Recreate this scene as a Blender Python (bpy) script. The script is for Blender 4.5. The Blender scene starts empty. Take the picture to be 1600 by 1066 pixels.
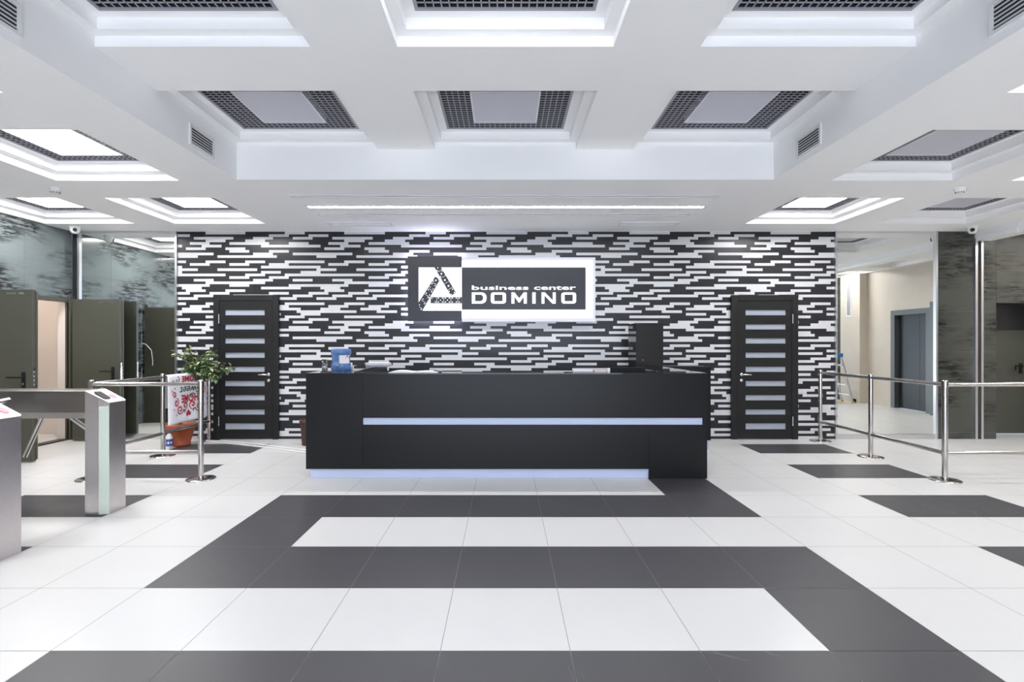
import bpy, bmesh, math, random
from mathutils import Vector, Matrix
random.seed(7)
scn = bpy.context.scene
C = scn.collection
PI = math.pi
# ------------------------------------------------------------------ camera, world, exposure
F, CX, CY, H = 790.0, 789.5, 537.0, 1.42       # focal length in pixels, vanishing point, eye height
cam_d = bpy.data.cameras.new('camera')
cam = bpy.data.objects.new('camera', cam_d); C.objects.link(cam)
cam.location = (0, 0, H); cam.rotation_euler = (PI/2, 0, 0)
cam_d.sensor_width = 36.0; cam_d.lens = 36.0*F/1600.0
cam_d.shift_x = (800-CX)/1600.0; cam_d.shift_y = (CY-533)/1600.0
cam_d.clip_start = 0.05
scn.camera = cam
scn.view_settings.view_transform = 'Standard'
scn.view_settings.look = 'None'
scn.view_settings.gamma = 1.0
scn.view_settings.use_curve_mapping = False
scn.view_settings.exposure = 0.69
scn.cycles.max_bounces = 10
scn.cycles.diffuse_bounces = 5
scn.cycles.glossy_bounces = 5
scn.cycles.transmission_bounces = 8
scn.cycles.transparent_max_bounces = 8
scn.cycles.sample_clamp_indirect = 6.0
scn.cycles.caustics_reflective = True
scn.cycles.blur_glossy = 0.6
scn.cycles.caustics_refractive = False
world = bpy.data.worlds.new('world'); scn.world = world
world.use_nodes = True
world.node_tree.nodes['Background'].inputs[0].default_value = (0.62, 0.78, 1.0, 1)
world.node_tree.nodes['Background'].inputs[1].default_value = 1.0

def area(name, loc, rot, sx, sy, power, col):
    l = bpy.data.lights.new(name, 'AREA'); l.shape = 'RECTANGLE'; l.size = sx; l.size_y = sy
    l.energy = power; l.color = col
    o = bpy.data.objects.new(name, l); C.objects.link(o); o.location = loc; o.rotation_euler = rot
    return o
# daylight that comes in through the glazed entrance behind the camera
area('entrance_daylight', (0, -3.55, 1.55), (PI/2+.32, 0, 0), 6.4, 2.7, 82, (0.74, 0.85, 1.0))
# added fill light aimed up from the entrance floor to brighten the ceiling
area('ceiling_fill', (0, -3.5, .30), (PI/2+1.0, 0, 0), 6.4, .55, 130, (0.92, 0.94, 1.0))
# the ceiling lamp of the side room beyond the left wall
area('side_room_lamp', (-7.35, 6.9, 2.7), (0, 0, 0), 0.5, 0.5, 15, (1.0, 0.86, 0.74))
PANEL = 22.0          # radiance of the lit ceiling panels

# ------------------------------------------------------------------ helpers
def P(px, py, Y): return Vector(((px-CX)/F*Y, Y, H+(CY-py)/F*Y))
def PX(px, Y): return (px-CX)/F*Y
def PZ(py, Y): return H+(CY-py)/F*Y

class MB:
    def __init__(s): s.v = []; s.f = []; s.m = []; s.sm = []
    def add(s, vs, fs, m=0, smooth=False):
        b = len(s.v); s.v += [tuple(v) for v in vs]
        for f in fs: s.f.append([b+i for i in f]); s.m.append(m); s.sm.append(smooth)
    def quad(s, a, b, c, d, m=0): s.add([a, b, c, d], [(0, 1, 2, 3)], m)
    def box(s, x0, x1, y0, y1, z0, z1, m=0):
        s.add([(x0,y0,z0),(x1,y0,z0),(x1,y1,z0),(x0,y1,z0),(x0,y0,z1),(x1,y0,z1),(x1,y1,z1),(x0,y1,z1)],
              [(3,2,1,0),(4,5,6,7),(0,1,5,4),(1,2,6,5),(2,3,7,6),(3,0,4,7)], m)
    def prism(s, pts, axis, a, b, m=0):
        """extrude a 2D outline (counter-clockwise) along axis; pts are the two other coordinates"""
        n = len(pts)
        def mk(p, t):
            if axis == 'x': return (t, p[0], p[1])
            if axis == 'y': return (p[0], t, p[1])
            return (p[0], p[1], t)
        vs = [mk(p, a) for p in pts]+[mk(p, b) for p in pts]
        fs = [tuple(range(n))[::-1], tuple(range(n, 2*n))]
        fs += [(i, (i+1) % n, n+(i+1) % n, n+i) for i in range(n)]
        s.add(vs, fs, m)
    def tube(s, path, r, n=12, m=0, caps=True):
        path = [Vector(p) for p in path]; rings = []
        up = None
        for i, p in enumerate(path):
            t = (path[min(i+1, len(path)-1)]-path[max(i-1, 0)]).normalized()
            if up is None:
                up = Vector((0, 0, 1)) if abs(t.z) < .9 else Vector((1, 0, 0))
            a = t.cross(up).normalized(); b = a.cross(t).normalized(); up = b
            rr = r[i] if isinstance(r, (list, tuple)) else r
            rings.append([p+a*math.cos(2*PI*k/n)*rr+b*math.sin(2*PI*k/n)*rr for k in range(n)])
        vs = [v for rg in rings for v in rg]; fs = []
        for i in range(len(rings)-1):
            for k in range(n):
                fs.append((i*n+k, i*n+(k+1) % n, (i+1)*n+(k+1) % n, (i+1)*n+k))
        s.add(vs, fs, m, True)
        if caps:
            s.add(rings[0], [tuple(range(n))[::-1]], m); s.add(rings[-1], [tuple(range(n))], m)
    def lathe(s, prof, c=(0, 0, 0), n=28, m=0, smooth=True):
        vs = []; fs = []
        for r, z in prof:
            for k in range(n):
                a = 2*PI*k/n; vs.append((c[0]+r*math.cos(a), c[1]+r*math.sin(a), c[2]+z))
        for i in range(len(prof)-1):
            for k in range(n):
                fs.append((i*n+k, i*n+(k+1) % n, (i+1)*n+(k+1) % n, (i+1)*n+k))
        s.add(vs, fs, m, smooth)
        L = len(prof)-1
        if prof[0][0] > 1e-5: s.add(vs[:n], [tuple(range(n))[::-1]], m)
        if prof[L][0] > 1e-5: s.add(vs[L*n:], [tuple(range(n))], m)
    def build(s, name, mats, parent=None, bevel=0, loc=None):
        me = bpy.data.meshes.new(name)
        me.from_pydata(s.v, [], s.f)
        if not isinstance(mats, (list, tuple)): mats = [mats]
        for mm in mats: me.materials.append(mm)
        for p, mi, sm in zip(me.polygons, s.m, s.sm):
            p.material_index = mi; p.use_smooth = sm
        if parent is None and loc is None and s.v:      # origin of a thing at the middle of its base
            xs = [v[0] for v in s.v]; ys = [v[1] for v in s.v]; zs = [v[2] for v in s.v]
            loc = ((min(xs)+max(xs))/2, (min(ys)+max(ys))/2, min(zs))
        if parent is not None: loc = world_loc(parent)
        if loc is not None: me.transform(Matrix.Translation(-Vector(loc)))
        me.update()
        o = bpy.data.objects.new(name, me); C.objects.link(o)
        if parent is not None: o.parent = parent
        elif loc is not None: o.location = loc
        if bevel:
            md = o.modifiers.new('bevel', 'BEVEL'); md.width = bevel; md.segments = 2; md.limit_method = 'ANGLE'
        return o
def world_loc(o):
    v = Vector(o.location)
    while o.parent is not None:
        o = o.parent; v = v+Vector(o.location)
    return v
def tag(o, label, cat, group=None, kind=None):
    if label: o['label'] = label
    if cat: o['category'] = cat
    if group: o['group'] = group
    if kind: o['kind'] = kind
    return o
def thing(name, label, cat, loc=(0, 0, 0), group=None):
    o = bpy.data.objects.new(name, None); C.objects.link(o); o.location = loc
    return tag(o, label, cat, group)
def struct(o, label=None, cat=None):
    o['kind'] = 'structure'
    if label: o['label'] = label
    if cat: o['category'] = cat
    return o
def copy_tree(o, parent=None):
    c = o.copy(); C.objects.link(c)
    if parent is not None: c.parent = parent
    for ch in [k for k in bpy.data.objects if k.parent == o]: copy_tree(ch, c)
    return c
def kids(o): return [k for k in bpy.data.objects if k.parent == o]

# ------------------------------------------------------------------ materials
def srgb(r, g, b):
    f = lambda c: (c/255/12.92) if c/255 <= .04045 else ((c/255+.055)/1.055)**2.4
    return (f(r), f(g), f(b), 1)
def mat(name, col, rough=.5, metal=0, spec=.5, trans=0, emit=0, ecol=None, noise=0, nscale=8, alpha=1, coat=0):
    m = bpy.data.materials.new(name); m.use_nodes = True
    nt = m.node_tree; b = nt.nodes['Principled BSDF']
    b.inputs['Base Color'].default_value = col
    b.inputs['Roughness'].default_value = rough
    b.inputs['Metallic'].default_value = metal
    b.inputs['Specular IOR Level'].default_value = spec
    b.inputs['Transmission Weight'].default_value = trans
    b.inputs['Alpha'].default_value = alpha
    b.inputs['Coat Weight'].default_value = coat
    if emit:
        b.inputs['Emission Color'].default_value = ecol or col
        b.inputs['Emission Strength'].default_value = emit
    if noise:
        tc = nt.nodes.new('ShaderNodeTexCoord'); nz = nt.nodes.new('ShaderNodeTexNoise')
        nz.inputs['Scale'].default_value = nscale; nz.inputs['Detail'].default_value = 5
        mx = nt.nodes.new('ShaderNodeMix'); mx.data_type = 'RGBA'
        nt.links.new(tc.outputs['Object'], nz.inputs['Vector'])
        nt.links.new(nz.outputs['Fac'], mx.inputs['Factor'])
        lo = tuple(max(0, c*(1-noise)) for c in col[:3])+(1,); hi = tuple(min(1, c*(1+noise)) for c in col[:3])+(1,)
        mx.inputs[6].default_value = lo; mx.inputs[7].default_value = hi
        nt.links.new(mx.outputs[2], b.inputs['Base Color'])
    return m
M = {}
M['paint'] = mat('white_paint', (.91, .905, .905, 1), .6, noise=.012, nscale=3)
M['grille'] = mat('grey_grille', srgb(150, 150, 160), .5)
M['void'] = mat('dark_void', (.012, .013, .015, 1), .8)
M['panel_off'] = mat('unlit_diffuser', srgb(196, 196, 206), .5)
M['panel_on'] = mat('lit_diffuser', (1, 1, 1, 1), .5, emit=PANEL, ecol=(1, .985, .98, 1))
M['panel_dim'] = mat('dimmed_lit_diffuser', (1, 1, 1, 1), .5, emit=PANEL*.5, ecol=(.97, .97, 1, 1))
M['panel_frame'] = mat('white_panel_frame', (.75, .75, .78, 1), .4)
M['led'] = mat('led_strip', (1, 1, 1, 1), .5, emit=46, ecol=(.95, .955, 1, 1))
M['trim'] = mat('aluminium_trim', (.72, .72, .74, 1), .28, metal=1)
M['dark_trim'] = mat('dark_trim', (.02, .02, .022, 1), .4)
M['mirror'] = mat('mirror_glass', (.84, .865, .845, 1), .0, metal=1)
M['steel'] = mat('brushed_steel', (.66, .62, .62, 1), .34, metal=1, noise=.06, nscale=30)
M['steel_shaded'] = mat('shaded_brushed_steel', (.27, .25, .24, 1), .30, metal=1, noise=.06, nscale=30)  # same steel, with the shade on the turnstile body put into the colour
M['steel_post'] = mat('polished_steel', (.55, .52, .50, 1), .16, metal=1)
M['rubber'] = mat('black_plastic', (.010, .010, .011, 1), .55, spec=.3)
M['black_gloss'] = mat('black_gloss_laminate', (.012, .012, .013, 1), .04, spec=.6)
M['desk_black'] = mat('black_satin_laminate', (.0065, .007, .0078, 1), .36, spec=.25)
M['pale_blue'] = mat('pale_blue_aluminium', srgb(188, 197, 223), .35, spec=.4)
M['mos_black'] = mat('black_mosaic', (.020, .020, .023, 1), .32, spec=.35, noise=.25, nscale=25)
M['mos_white'] = mat('white_mosaic', (.60, .60, .615, 1), .3, noise=.04, nscale=9)
M['door_black'] = mat('black_wood_veneer', (.0085, .0085, .009, 1), .4, spec=.4, noise=.2, nscale=14)
M['frosted'] = mat('frosted_glass', srgb(160, 166, 176), .25, noise=.07, nscale=5)
M['chrome'] = mat('chrome', (.78, .77, .75, 1), .12, metal=1)
M['olive'] = mat('olive_grey_paint', srgb(74, 75, 66), .42, noise=.03, nscale=2)
M['beige'] = mat('beige_travertine', srgb(199, 189, 176), .45, noise=.10, nscale=3)
M['cream'] = mat('cream_wall', srgb(222, 214, 208), .7)
M['sign_black'] = mat('sign_black', srgb(38, 38, 44), .35)
M['sign_white'] = mat('sign_lit_white', (1, 1, 1, 1), .5, emit=.95, ecol=(.97, .97, 1, 1))
M['sign_text'] = mat('sign_lit_lettering', (.6, .6, .6, 1), .5, emit=.52, ecol=(.98, .98, 1, 1))
M['sign_box'] = mat('sign_lightbox', (.25, .25, .27, 1), .5, emit=.36, ecol=(.82, .83, 1, 1))
M['sign_halo'] = mat('sign_halo_led', (1, 1, 1, 1), .5, emit=13.0, ecol=(.74, .74, 1, 1))
M['white_plastic'] = mat('white_plastic', (.78, .78, .77, 1), .35)
M['paper'] = mat('paper', (.82, .82, .86, 1), .6)
M['pink_paper'] = mat('pink_paper', srgb(214, 190, 190), .6)
M['terracotta'] = mat('terracotta', srgb(168, 84, 52), .5, noise=.12, nscale=10)
M['soil'] = mat('soil', srgb(52, 38, 30), .95, noise=.4, nscale=40)
M['leaf'] = mat('leaf', srgb(62, 88, 48), .35, noise=.35, nscale=22)
M['leaf_pale'] = mat('variegated_leaf', srgb(176, 184, 140), .4, noise=.2, nscale=22)
M['bark'] = mat('bark', srgb(105, 88, 70), .8, noise=.2, nscale=25)
M['towel'] = mat('white_cotton', (.80, .79, .83, 1), .85)
M['red_ink'] = mat('red_print', srgb(178, 36, 52), .8)
M['green_ink'] = mat('green_print', srgb(52, 78, 78), .8)
M['blue_ink'] = mat('blue_print', srgb(40, 72, 150), .5)
M['jug'] = mat('blue_polycarbonate', srgb(120, 160, 226), .13, trans=.62, spec=.5)
M['clear'] = mat('clear_plastic', (.92, .95, .95, 1), .06, trans=.95)
M['bin'] = mat('brown_wicker', srgb(66, 42, 34), .6, noise=.3, nscale=40)
M['pale_glass'] = mat('pale_green_glass', srgb(196, 206, 196), .18)
M['red_light'] = mat('red_indicator', srgb(226, 124, 144), .4, emit=.25, ecol=(1, .4, .48, 1))
M['lift_door'] = mat('dark_lift_steel', srgb(58, 60, 62), .35, metal=.6)
M['lift_frame'] = mat('blue_grey_steel', srgb(100, 104, 104), .4, metal=.5)
M['ladder'] = mat('ladder_aluminium', (.6, .6, .6, 1), .35, metal=1)
M['blue_plastic'] = mat('blue_plastic', srgb(40, 110, 180), .4)
M['yellow'] = mat('yellow_plastic', srgb(214, 170, 50), .5)
M['brass'] = mat('brass_strip', srgb(190, 170, 130), .35, metal=.7)

def tile_mat(name, c1, c2, rough, scratch=0):
    m = mat(name, c1, rough); nt = m.node_tree; b = nt.nodes['Principled BSDF']
    tc = nt.nodes.new('ShaderNodeTexCoord')
    n1 = nt.nodes.new('ShaderNodeTexNoise'); n1.inputs['Scale'].default_value = 1.7; n1.inputs['Detail'].default_value = 8; n1.inputs['Roughness'].default_value = .65
    mx = nt.nodes.new('ShaderNodeMix'); mx.data_type = 'RGBA'
    mx.inputs[6].default_value = c1; mx.inputs[7].default_value = c2
    nt.links.new(tc.outputs['Object'], n1.inputs['Vector']); nt.links.new(n1.outputs['Fac'], mx.inputs['Factor'])
    out = mx.outputs[2]
    if scratch:
        n2 = nt.nodes.new('ShaderNodeTexNoise'); n2.inputs['Scale'].default_value = 2.3; n2.inputs['Detail'].default_value = 2; n2.inputs['Distortion'].default_value = 1.2
        nt.links.new(tc.outputs['Object'], n2.inputs['Vector'])
        rp = nt.nodes.new('ShaderNodeValToRGB')
        e = rp.color_ramp.elements; e[0].position = .497; e[0].color = (0, 0, 0, 1); e[1].position = .503; e[1].color = (0, 0, 0, 1)
        k = rp.color_ramp.elements.new(.5); k.color = (1, 1, 1, 1)
        n3 = nt.nodes.new('ShaderNodeTexNoise'); n3.inputs['Scale'].default_value = 1.3
        nt.links.new(tc.outputs['Object'], n3.inputs['Vector'])
        r3 = nt.nodes.new('ShaderNodeValToRGB'); r3.color_ramp.elements[0].position = .58; r3.color_ramp.elements[1].position = .66
        nt.links.new(n3.outputs['Fac'], r3.inputs['Fac'])
        mu = nt.nodes.new('ShaderNodeMath'); mu.operation = 'MULTIPLY'
        nt.links.new(n2.outputs['Fac'], rp.inputs['Fac']); nt.links.new(rp.outputs['Color'], mu.inputs[0]); nt.links.new(r3.outputs['Color'], mu.inputs[1])
        m2 = nt.nodes.new('ShaderNodeMix'); m2.data_type = 'RGBA'; m2.inputs[7].default_value = (.16, .155, .16, 1)
        nt.links.new(mu.outputs[0], m2.inputs['Factor']); nt.links.new(out, m2.inputs[6]); out = m2.outputs[2]
    nt.links.new(out, b.inputs['Base Color'])
    return m
M['tile_white'] = tile_mat('white_floor_tile', (.63, .625, .615, 1), (.68, .675, .665, 1), .30)
M['tile_black'] = tile_mat('black_floor_tile', (.040, .039, .044, 1), (.056, .054, .060, 1), .40, 1)
M['grout'] = mat('grout', (.26, .25, .24, 1), .8)

def slate(name, lo, mid, hi):
    m = mat(name, mid, .16, spec=.5); nt = m.node_tree; b = nt.nodes['Principled BSDF']
    tc = nt.nodes.new('ShaderNodeTexCoord'); mp = nt.nodes.new('ShaderNodeMapping')
    mp.inputs['Scale'].default_value = (1.1, 1.1, 7.0)
    nt.links.new(tc.outputs['Object'], mp.inputs['Vector'])
    big = nt.nodes.new('ShaderNodeTexNoise'); big.inputs['Scale'].default_value = .9; big.inputs['Detail'].default_value = 3
    mb = nt.nodes.new('ShaderNodeMapping'); mb.inputs['Scale'].default_value = (1.2, 1.2, 2.4)
    nt.links.new(tc.outputs['Object'], mb.inputs['Vector']); nt.links.new(mb.outputs[0], big.inputs['Vector'])
    fine = nt.nodes.new('ShaderNodeTexNoise'); fine.inputs['Scale'].default_value = 3.2; fine.inputs['Detail'].default_value = 9; fine.inputs['Roughness'].default_value = .7
    nt.links.new(mp.outputs[0], fine.inputs['Vector'])
    r1 = nt.nodes.new('ShaderNodeValToRGB'); r1.color_ramp.elements[0].position = .44; r1.color_ramp.elements[1].position = .58
    nt.links.new(big.outputs['Fac'], r1.inputs['Fac'])
    r2 = nt.nodes.new('ShaderNodeValToRGB'); r2.color_ramp.elements[0].position = .44; r2.color_ramp.elements[1].position = .54
    nt.links.new(fine.outputs['Fac'], r2.inputs['Fac'])
    mu = nt.nodes.new('ShaderNodeMath'); mu.operation = 'MULTIPLY'
    nt.links.new(r1.outputs['Color'], mu.inputs[0]); nt.links.new(r2.outputs['Color'], mu.inputs[1])
    base = nt.nodes.new('ShaderNodeMix'); base.data_type = 'RGBA'; base.inputs[6].default_value = mid; base.inputs[7].default_value = hi
    nt.links.new(fine.outputs['Fac'], base.inputs['Factor'])
    mx = nt.nodes.new('ShaderNodeMix'); mx.data_type = 'RGBA'; mx.inputs[7].default_value = lo
    nt.links.new(mu.outputs[0], mx.inputs['Factor']); nt.links.new(base.outputs[2], mx.inputs[6])
    nt.links.new(mx.outputs[2], b.inputs['Base Color'])
    return m
M['slate'] = slate('grey_green_slate_tile', srgb(40, 42, 43), srgb(96, 104, 105), srgb(114, 123, 124))
M['slate_dark'] = slate('dark_slate_tile', srgb(26, 28, 27), srgb(66, 68, 64), srgb(76, 78, 72))

# ------------------------------------------------------------------ the room shell
ZC = 3.09; ZR = 3.40                    # lower ceiling, raised ceiling
YW = 7.53; XL = -6.45; XB = 7.0; XE = 8.62; YF = -3.6
REC = (-2.735, 2.735, -1.50, 5.15)      # raised middle of the ceiling
rows_r = [(3.96, 5.15), (2.15, 3.37), (.34, 1.56), (-1.47, -.25)]
cols_r = [(-2.735, -1.30), (-.72, .72), (1.30, 2.735)]
rows_s = [(5.80, 7.04), (3.95, 5.18), (2.12, 3.365), (.30, 1.53)]
cols_s = [(-6.40, -5.16), (-4.60, -3.34), (3.34, 4.58), (5.18, 6.42), (7.32, 8.54)]
LED_SLOT = (PX(480, 6.165), PX(1101, 6.165), 6.12, 6.215)

# floor: one mesh of single tiles with thin joints
def black_tile(cx, cy):
    r = math.floor((5.335-cy)/.6); ax = abs(cx)
    if ax < 2.1:
        if r < 0: return False
        if r % 2: return True
        return (1.5 < cx < 2.1) if (r//2) % 2 == 0 else (-2.1 < cx < -1.5)
    if 3.3 < ax < 4.5: return r % 2 == 1 and r >= -3
    return False
fl = MB(); g = .0016
fl.quad((-9.2, YF-.1, -.002), (9.2, YF-.1, -.002), (9.2, 8.6, -.002), (-9.2, 8.6, -.002), 2)
for i in range(-16, 16):
    for j in range(-6, 16):
        x0 = -.3+.6*i; x1 = x0+.6; y1 = 5.335-.6*(j-5); y0 = y1-.6
        if y1 > 8.6: continue
        m_ = 1 if black_tile((x0+x1)/2, (y0+y1)/2) else 0
        fl.quad((x0+g, y0+g, 0), (x1-g, y0+g, 0), (x1-g, y1-g, 0), (x0+g, y1-g, 0), m_)
floor = fl.build('floor', [M['tile_white'], M['tile_black'], M['grout']], loc=(0, 0, 0)); struct(floor, 'white tiled floor with a winding band of black tiles', 'floor')

def plane_with_holes(mb, x0, x1, y0, y1, z, holes, m=0):
    xs = sorted(set([x0, x1]+[h[0] for h in holes]+[h[1] for h in holes])); ys = sorted(set([y0, y1]+[h[2] for h in holes]+[h[3] for h in holes]))
    xs = [x for x in xs if x0 <= x <= x1]; ys = [y for y in ys if y0 <= y <= y1]
    for a, b in zip(xs, xs[1:]):
        for c, d in zip(ys, ys[1:]):
            mx_, my_ = (a+b)/2, (c+d)/2
            if any(h[0] < mx_ < h[1] and h[2] < my_ < h[3] for h in holes): continue
            mb.quad((a, c, z), (a, d, z), (b, d, z), (b, c, z), m)
def ring(mb, x0, x1, y0, y1, z0, z1):        # four risers facing inwards
    mb.quad((x0, y0, z0), (x0, y1, z0), (x0, y1, z1), (x0, y0, z1)); mb.quad((x1, y1, z0), (x1, y0, z0), (x1, y0, z1), (x1, y1, z1))
    mb.quad((x1, y0, z0), (x0, y0, z0), (x0, y0, z1), (x1, y0, z1)); mb.quad((x0, y1, z0), (x1, y1, z0), (x1, y1, z1), (x0, y1, z1))
lights = []
def coffer(mb, r, z, l1=.075, l2=.07):
    x0, x1, y0, y1 = r
    ring(mb, x0, x1, y0, y1, z, z+.07)
    a = (x0+l1, x1-l1, y0+l1, y1-l1); plane_with_holes(mb, x0, x1, y0, y1, z+.07, [a])
    ring(mb, *a, z+.07, z+.147)
    b = (a[0]+l2, a[1]-l2, a[2]+l2, a[3]-l2); plane_with_holes(mb, *a, z+.147, [b])
    ring(mb, *b, z+.147, z+.33)
    plane_with_holes(mb, *b, z+.33, [])
    return b
ce = MB()
holes = [REC]+[(c[0], c[1], r[0], r[1]) for c in cols_s for r in rows_s]+[LED_SLOT]
UNLIT_SLOTS = [(PX(456, 5.736), PX(1121, 5.736), 5.69, 5.785), (PX(497, 6.53), PX(1078, 6.53), 6.485, 6.58)]
holes += UNLIT_SLOTS
plane_with_holes(ce, XL-.1, XE+.3, YF-.1, YW+.1, ZC, holes)
ring(ce, *REC, ZC, ZR)
rec_holes = [(c[0], c[1], r[0], r[1]) for c in cols_r for r in rows_r]
plane_with_holes(ce, *REC, ZR, rec_holes)
spec = {}
for ci, c in enumerate(cols_r):
    for ri, r in enumerate(rows_r):
        spec[('r', ci, ri)] = (coffer(ce, (c[0], c[1], r[0], r[1]), ZR), ZR+.147)
for ci, c in enumerate(cols_s):
    for ri, r in enumerate(rows_s):
        spec[('s', ci, ri)] = (coffer(ce, (c[0], c[1], r[0], r[1]), ZC, .085, .072), ZC+.147)
for s in UNLIT_SLOTS+[LED_SLOT]:
    ring(ce, *s, ZC, ZC+.06); plane_with_holes(ce, *s, ZC+.06, [])
ceiling = ce.build('ceiling', M['paint'], loc=(0, 0, ZC)); struct(ceiling, 'white ceiling with a raised middle and stepped coffers', 'ceiling')

# back wall: black wall carrying the white mosaic bars
UA = [(-40, 321.4-40*6.15), (0, 321.4), (35, 537.9), (70, 760.0), (105, 983.5), (140, 1204.1), (160, 1204.1+20*6.24)]
def u2x(u):
    for (a, pa), (b, pb) in zip(UA, UA[1:]):
        if u <= b: return PX(pa+(pb-pa)*(u-a)/(b-a), YW)
ROWS = [[(0,10),(20,25)], [(16,21),(26,31)], [(-3,7),(12,17),(22,27)], [(0,5),(10,15)], [(-4,1),(6,16),(21,26)], [(-1,4),(14,29)],
        [(-5,0),(5,10)], [(6,11),(16,21)], [(12,17),(22,37)], [(3,18),(28,33)], [], [(0,5),(10,15),(20,30)], [(-4,1),(6,11),(16,21)],
        [(14,29)], [(3,13),(28,33)], [(14,19),(24,29)], [(10,15),(20,40)], [(6,11),(16,21)], [(-3,2),(12,17),(22,27)], [(0,15)],
        [(6,11),(21,36)], [(-6,-1),(14,24),(29,34)], [(5,10),(30,35)], [(1,6),(16,21),(26,31)], [(-3,2),(7,17),(22,27)],
        [(3,8),(18,23),(28,33)], [], [(0,5),(10,15),(20,30)], [(-4,1),(6,11),(16,21)], [(4,9),(14,24),(29,34)], [(8,13),(23,38)], [(14,19),(24,29)]]
XM0, XM1 = PX(278, YW), PX(1303.5, YW)
bw = MB(); bw.box(XM0, XM1, YW, YW+.12, 0, ZC, 0)
PITCH = .03905; TOP = 3.0865; rg = random.Random(3)
def merged(segs):
    segs = sorted(segs); out = []
    for a, b in segs:
        if out and a <= out[-1][1]: out[-1][1] = max(out[-1][1], b)
        else: out.append([a, b])
    return out
for k in range(80):
    z1 = TOP-PITCH*k; z0 = z1-PITCH
    if z0 < 0: z0 = 0
    if z1 <= 0: break
    segs = []
    for n in range(-2, 6):
        for a, b in ROWS[k % 32]:
            segs.append((a+35*n, b+35*n))
    for a, b in merged(segs):
        if b < -8 or a > 157: continue
        xa = max(u2x(max(a, -39)), XM0); xb = min(u2x(min(b, 159)), XM1)
        if xb-xa < .004: continue
        bw.box(xa, xb, YW-.0025, YW, z0, z1, 1)
wb = bw.build('wall_back', [M['mos_black'], M['mos_white']], loc=(0, YW, 0)); struct(wb, 'back wall of black mosaic with broken white bars', 'wall')

def tile_wall_y(name, x0, x1, y, zlist, xsplits, mat_):     # faces the camera (-Y)
    w = MB(); e = .0015
    w.box(x0, x1, y, y+.1, 0, ZC, 1)
    for a, b in zip(xsplits, xsplits[1:]):
        for c, d in zip(zlist, zlist[1:]):
            w.box(a+e, b-e, y-.006, y, c+e, d-e, 0)
    return w.build(name, [mat_, M['grout']], loc=(0, y, 0))
ZL = [0, .096, .696, 1.296, 1.896, 2.507, ZC]
XP0 = PX(1463, YW); XP1 = PX(1556, YW)
struct(tile_wall_y('wall_back_slate', XP0, XB-.02, YW, ZL, [XP0, XB-.02], M['slate_dark']), 'dark slate tiled wall strip between the right mirror and the steel posts', 'wall')
w = MB(); e = .0015
XD1 = XP1+1.0
w.box(XB-.02, XP1, YW, YW+.1, 0, ZC, 1); w.box(XP1, XE+.2, YW, YW+.1, 2.03, ZC, 1); w.box(XD1, XE+.2, YW, YW+.1, 0, 2.03, 1)
for c, d in zip(ZL, ZL[1:]): w.box(XB+.06+e, XP1-e, YW-.006, YW, c+e, d-e, 0)
w.box(XP1+e, XE-e, YW-.006, YW, 2.03, 2.507-e, 0); w.box(XP1+e, XE-e, YW-.006, YW, 2.507+e, ZC, 0)
# reveal of the recessed door
w.box(XP1-.02, XP1, YW+.1, YW+.46, 0, 2.03, 0); w.box(XP1, XD1, YW+.1, YW+.46, 2.03, 2.06, 0); w.box(XD1, XD1+.02, YW+.1, YW+.46, 0, 2.03, 0)
struct(w.build('wall_back_far_right', [M['slate_dark'], M['grout']], loc=(7.5, YW, 0)), 'dark slate tiled wall around the recessed grey door', 'wall')
w = MB(); w.box(XL, PX(126, YW), YW, YW+.1, 0, ZC); w.box(PX(126, YW), XM0, YW+.06, YW+.1, 0, ZC)
struct(w.build('wall_back_far_left', M['dark_trim'], loc=(XL, YW, 0)), 'dark strip in the left corner beside the mirror', 'wall')
w = MB(); w.box(XM1, XP0, YW+.06, YW+.1, 0, ZC)
struct(w.build('wall_back_behind_mirror', M['dark_trim'], loc=(5.6, YW, 0)), 'dark wall behind the right mirror', 'wall')

# left wall with two door openings
O1 = (5.02, 5.96); O2 = (6.50, 7.48); DT = 2.085
lw = MB()
ysp = [YF, -2.6, -1.4, -.2, .98, 2.18, 3.38, 4.40, O1[0], O1[1], O2[0], 6.78, O2[1], YW]
def in_open(a, b, z0, z1):
    m_ = (a+b)/2
    return z0 < DT-.01 and (O1[0]-1e-4 < m_ < O1[1]+1e-4 or O2[0]-1e-4 < m_ < O2[1]+1e-4)
zsp = [0, .096, .68, 1.28, 1.88, DT, 2.48, ZC]
for a, b in zip(ysp, ysp[1:]):
    for c, d in zip(zsp, zsp[1:]):
        if in_open(a, b, c, d): continue
        lw.box(XL-.12, XL-.006, a, b, c, d, 1)
vs = [YF, -2.82, -1.62, -.42, .78, 1.98, 3.18, 4.38, 5.58, 6.78, YW]
for a, b in zip(vs, vs[1:]):
    for c, d in [(2.48, ZC), (DT, 2.48)]:
        lw.box(XL-.006, XL, a+e, b-e, c+e, d-e, 0)
for a, b in [(YF, 2.0), (2.0, O1[0]), (O1[1], O2[0]), (O2[1], YW)]:
    for c, d in zip(zsp[:-3], zsp[1:-2]):
        lw.box(XL-.006, XL, a+e, b-e, c+e, d-e, 0)
struct(lw.build('wall_left', [M['slate'], M['grout']], loc=(XL, 2, 0)), 'grey green slate tiled wall above the two open metal doors', 'wall')
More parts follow.
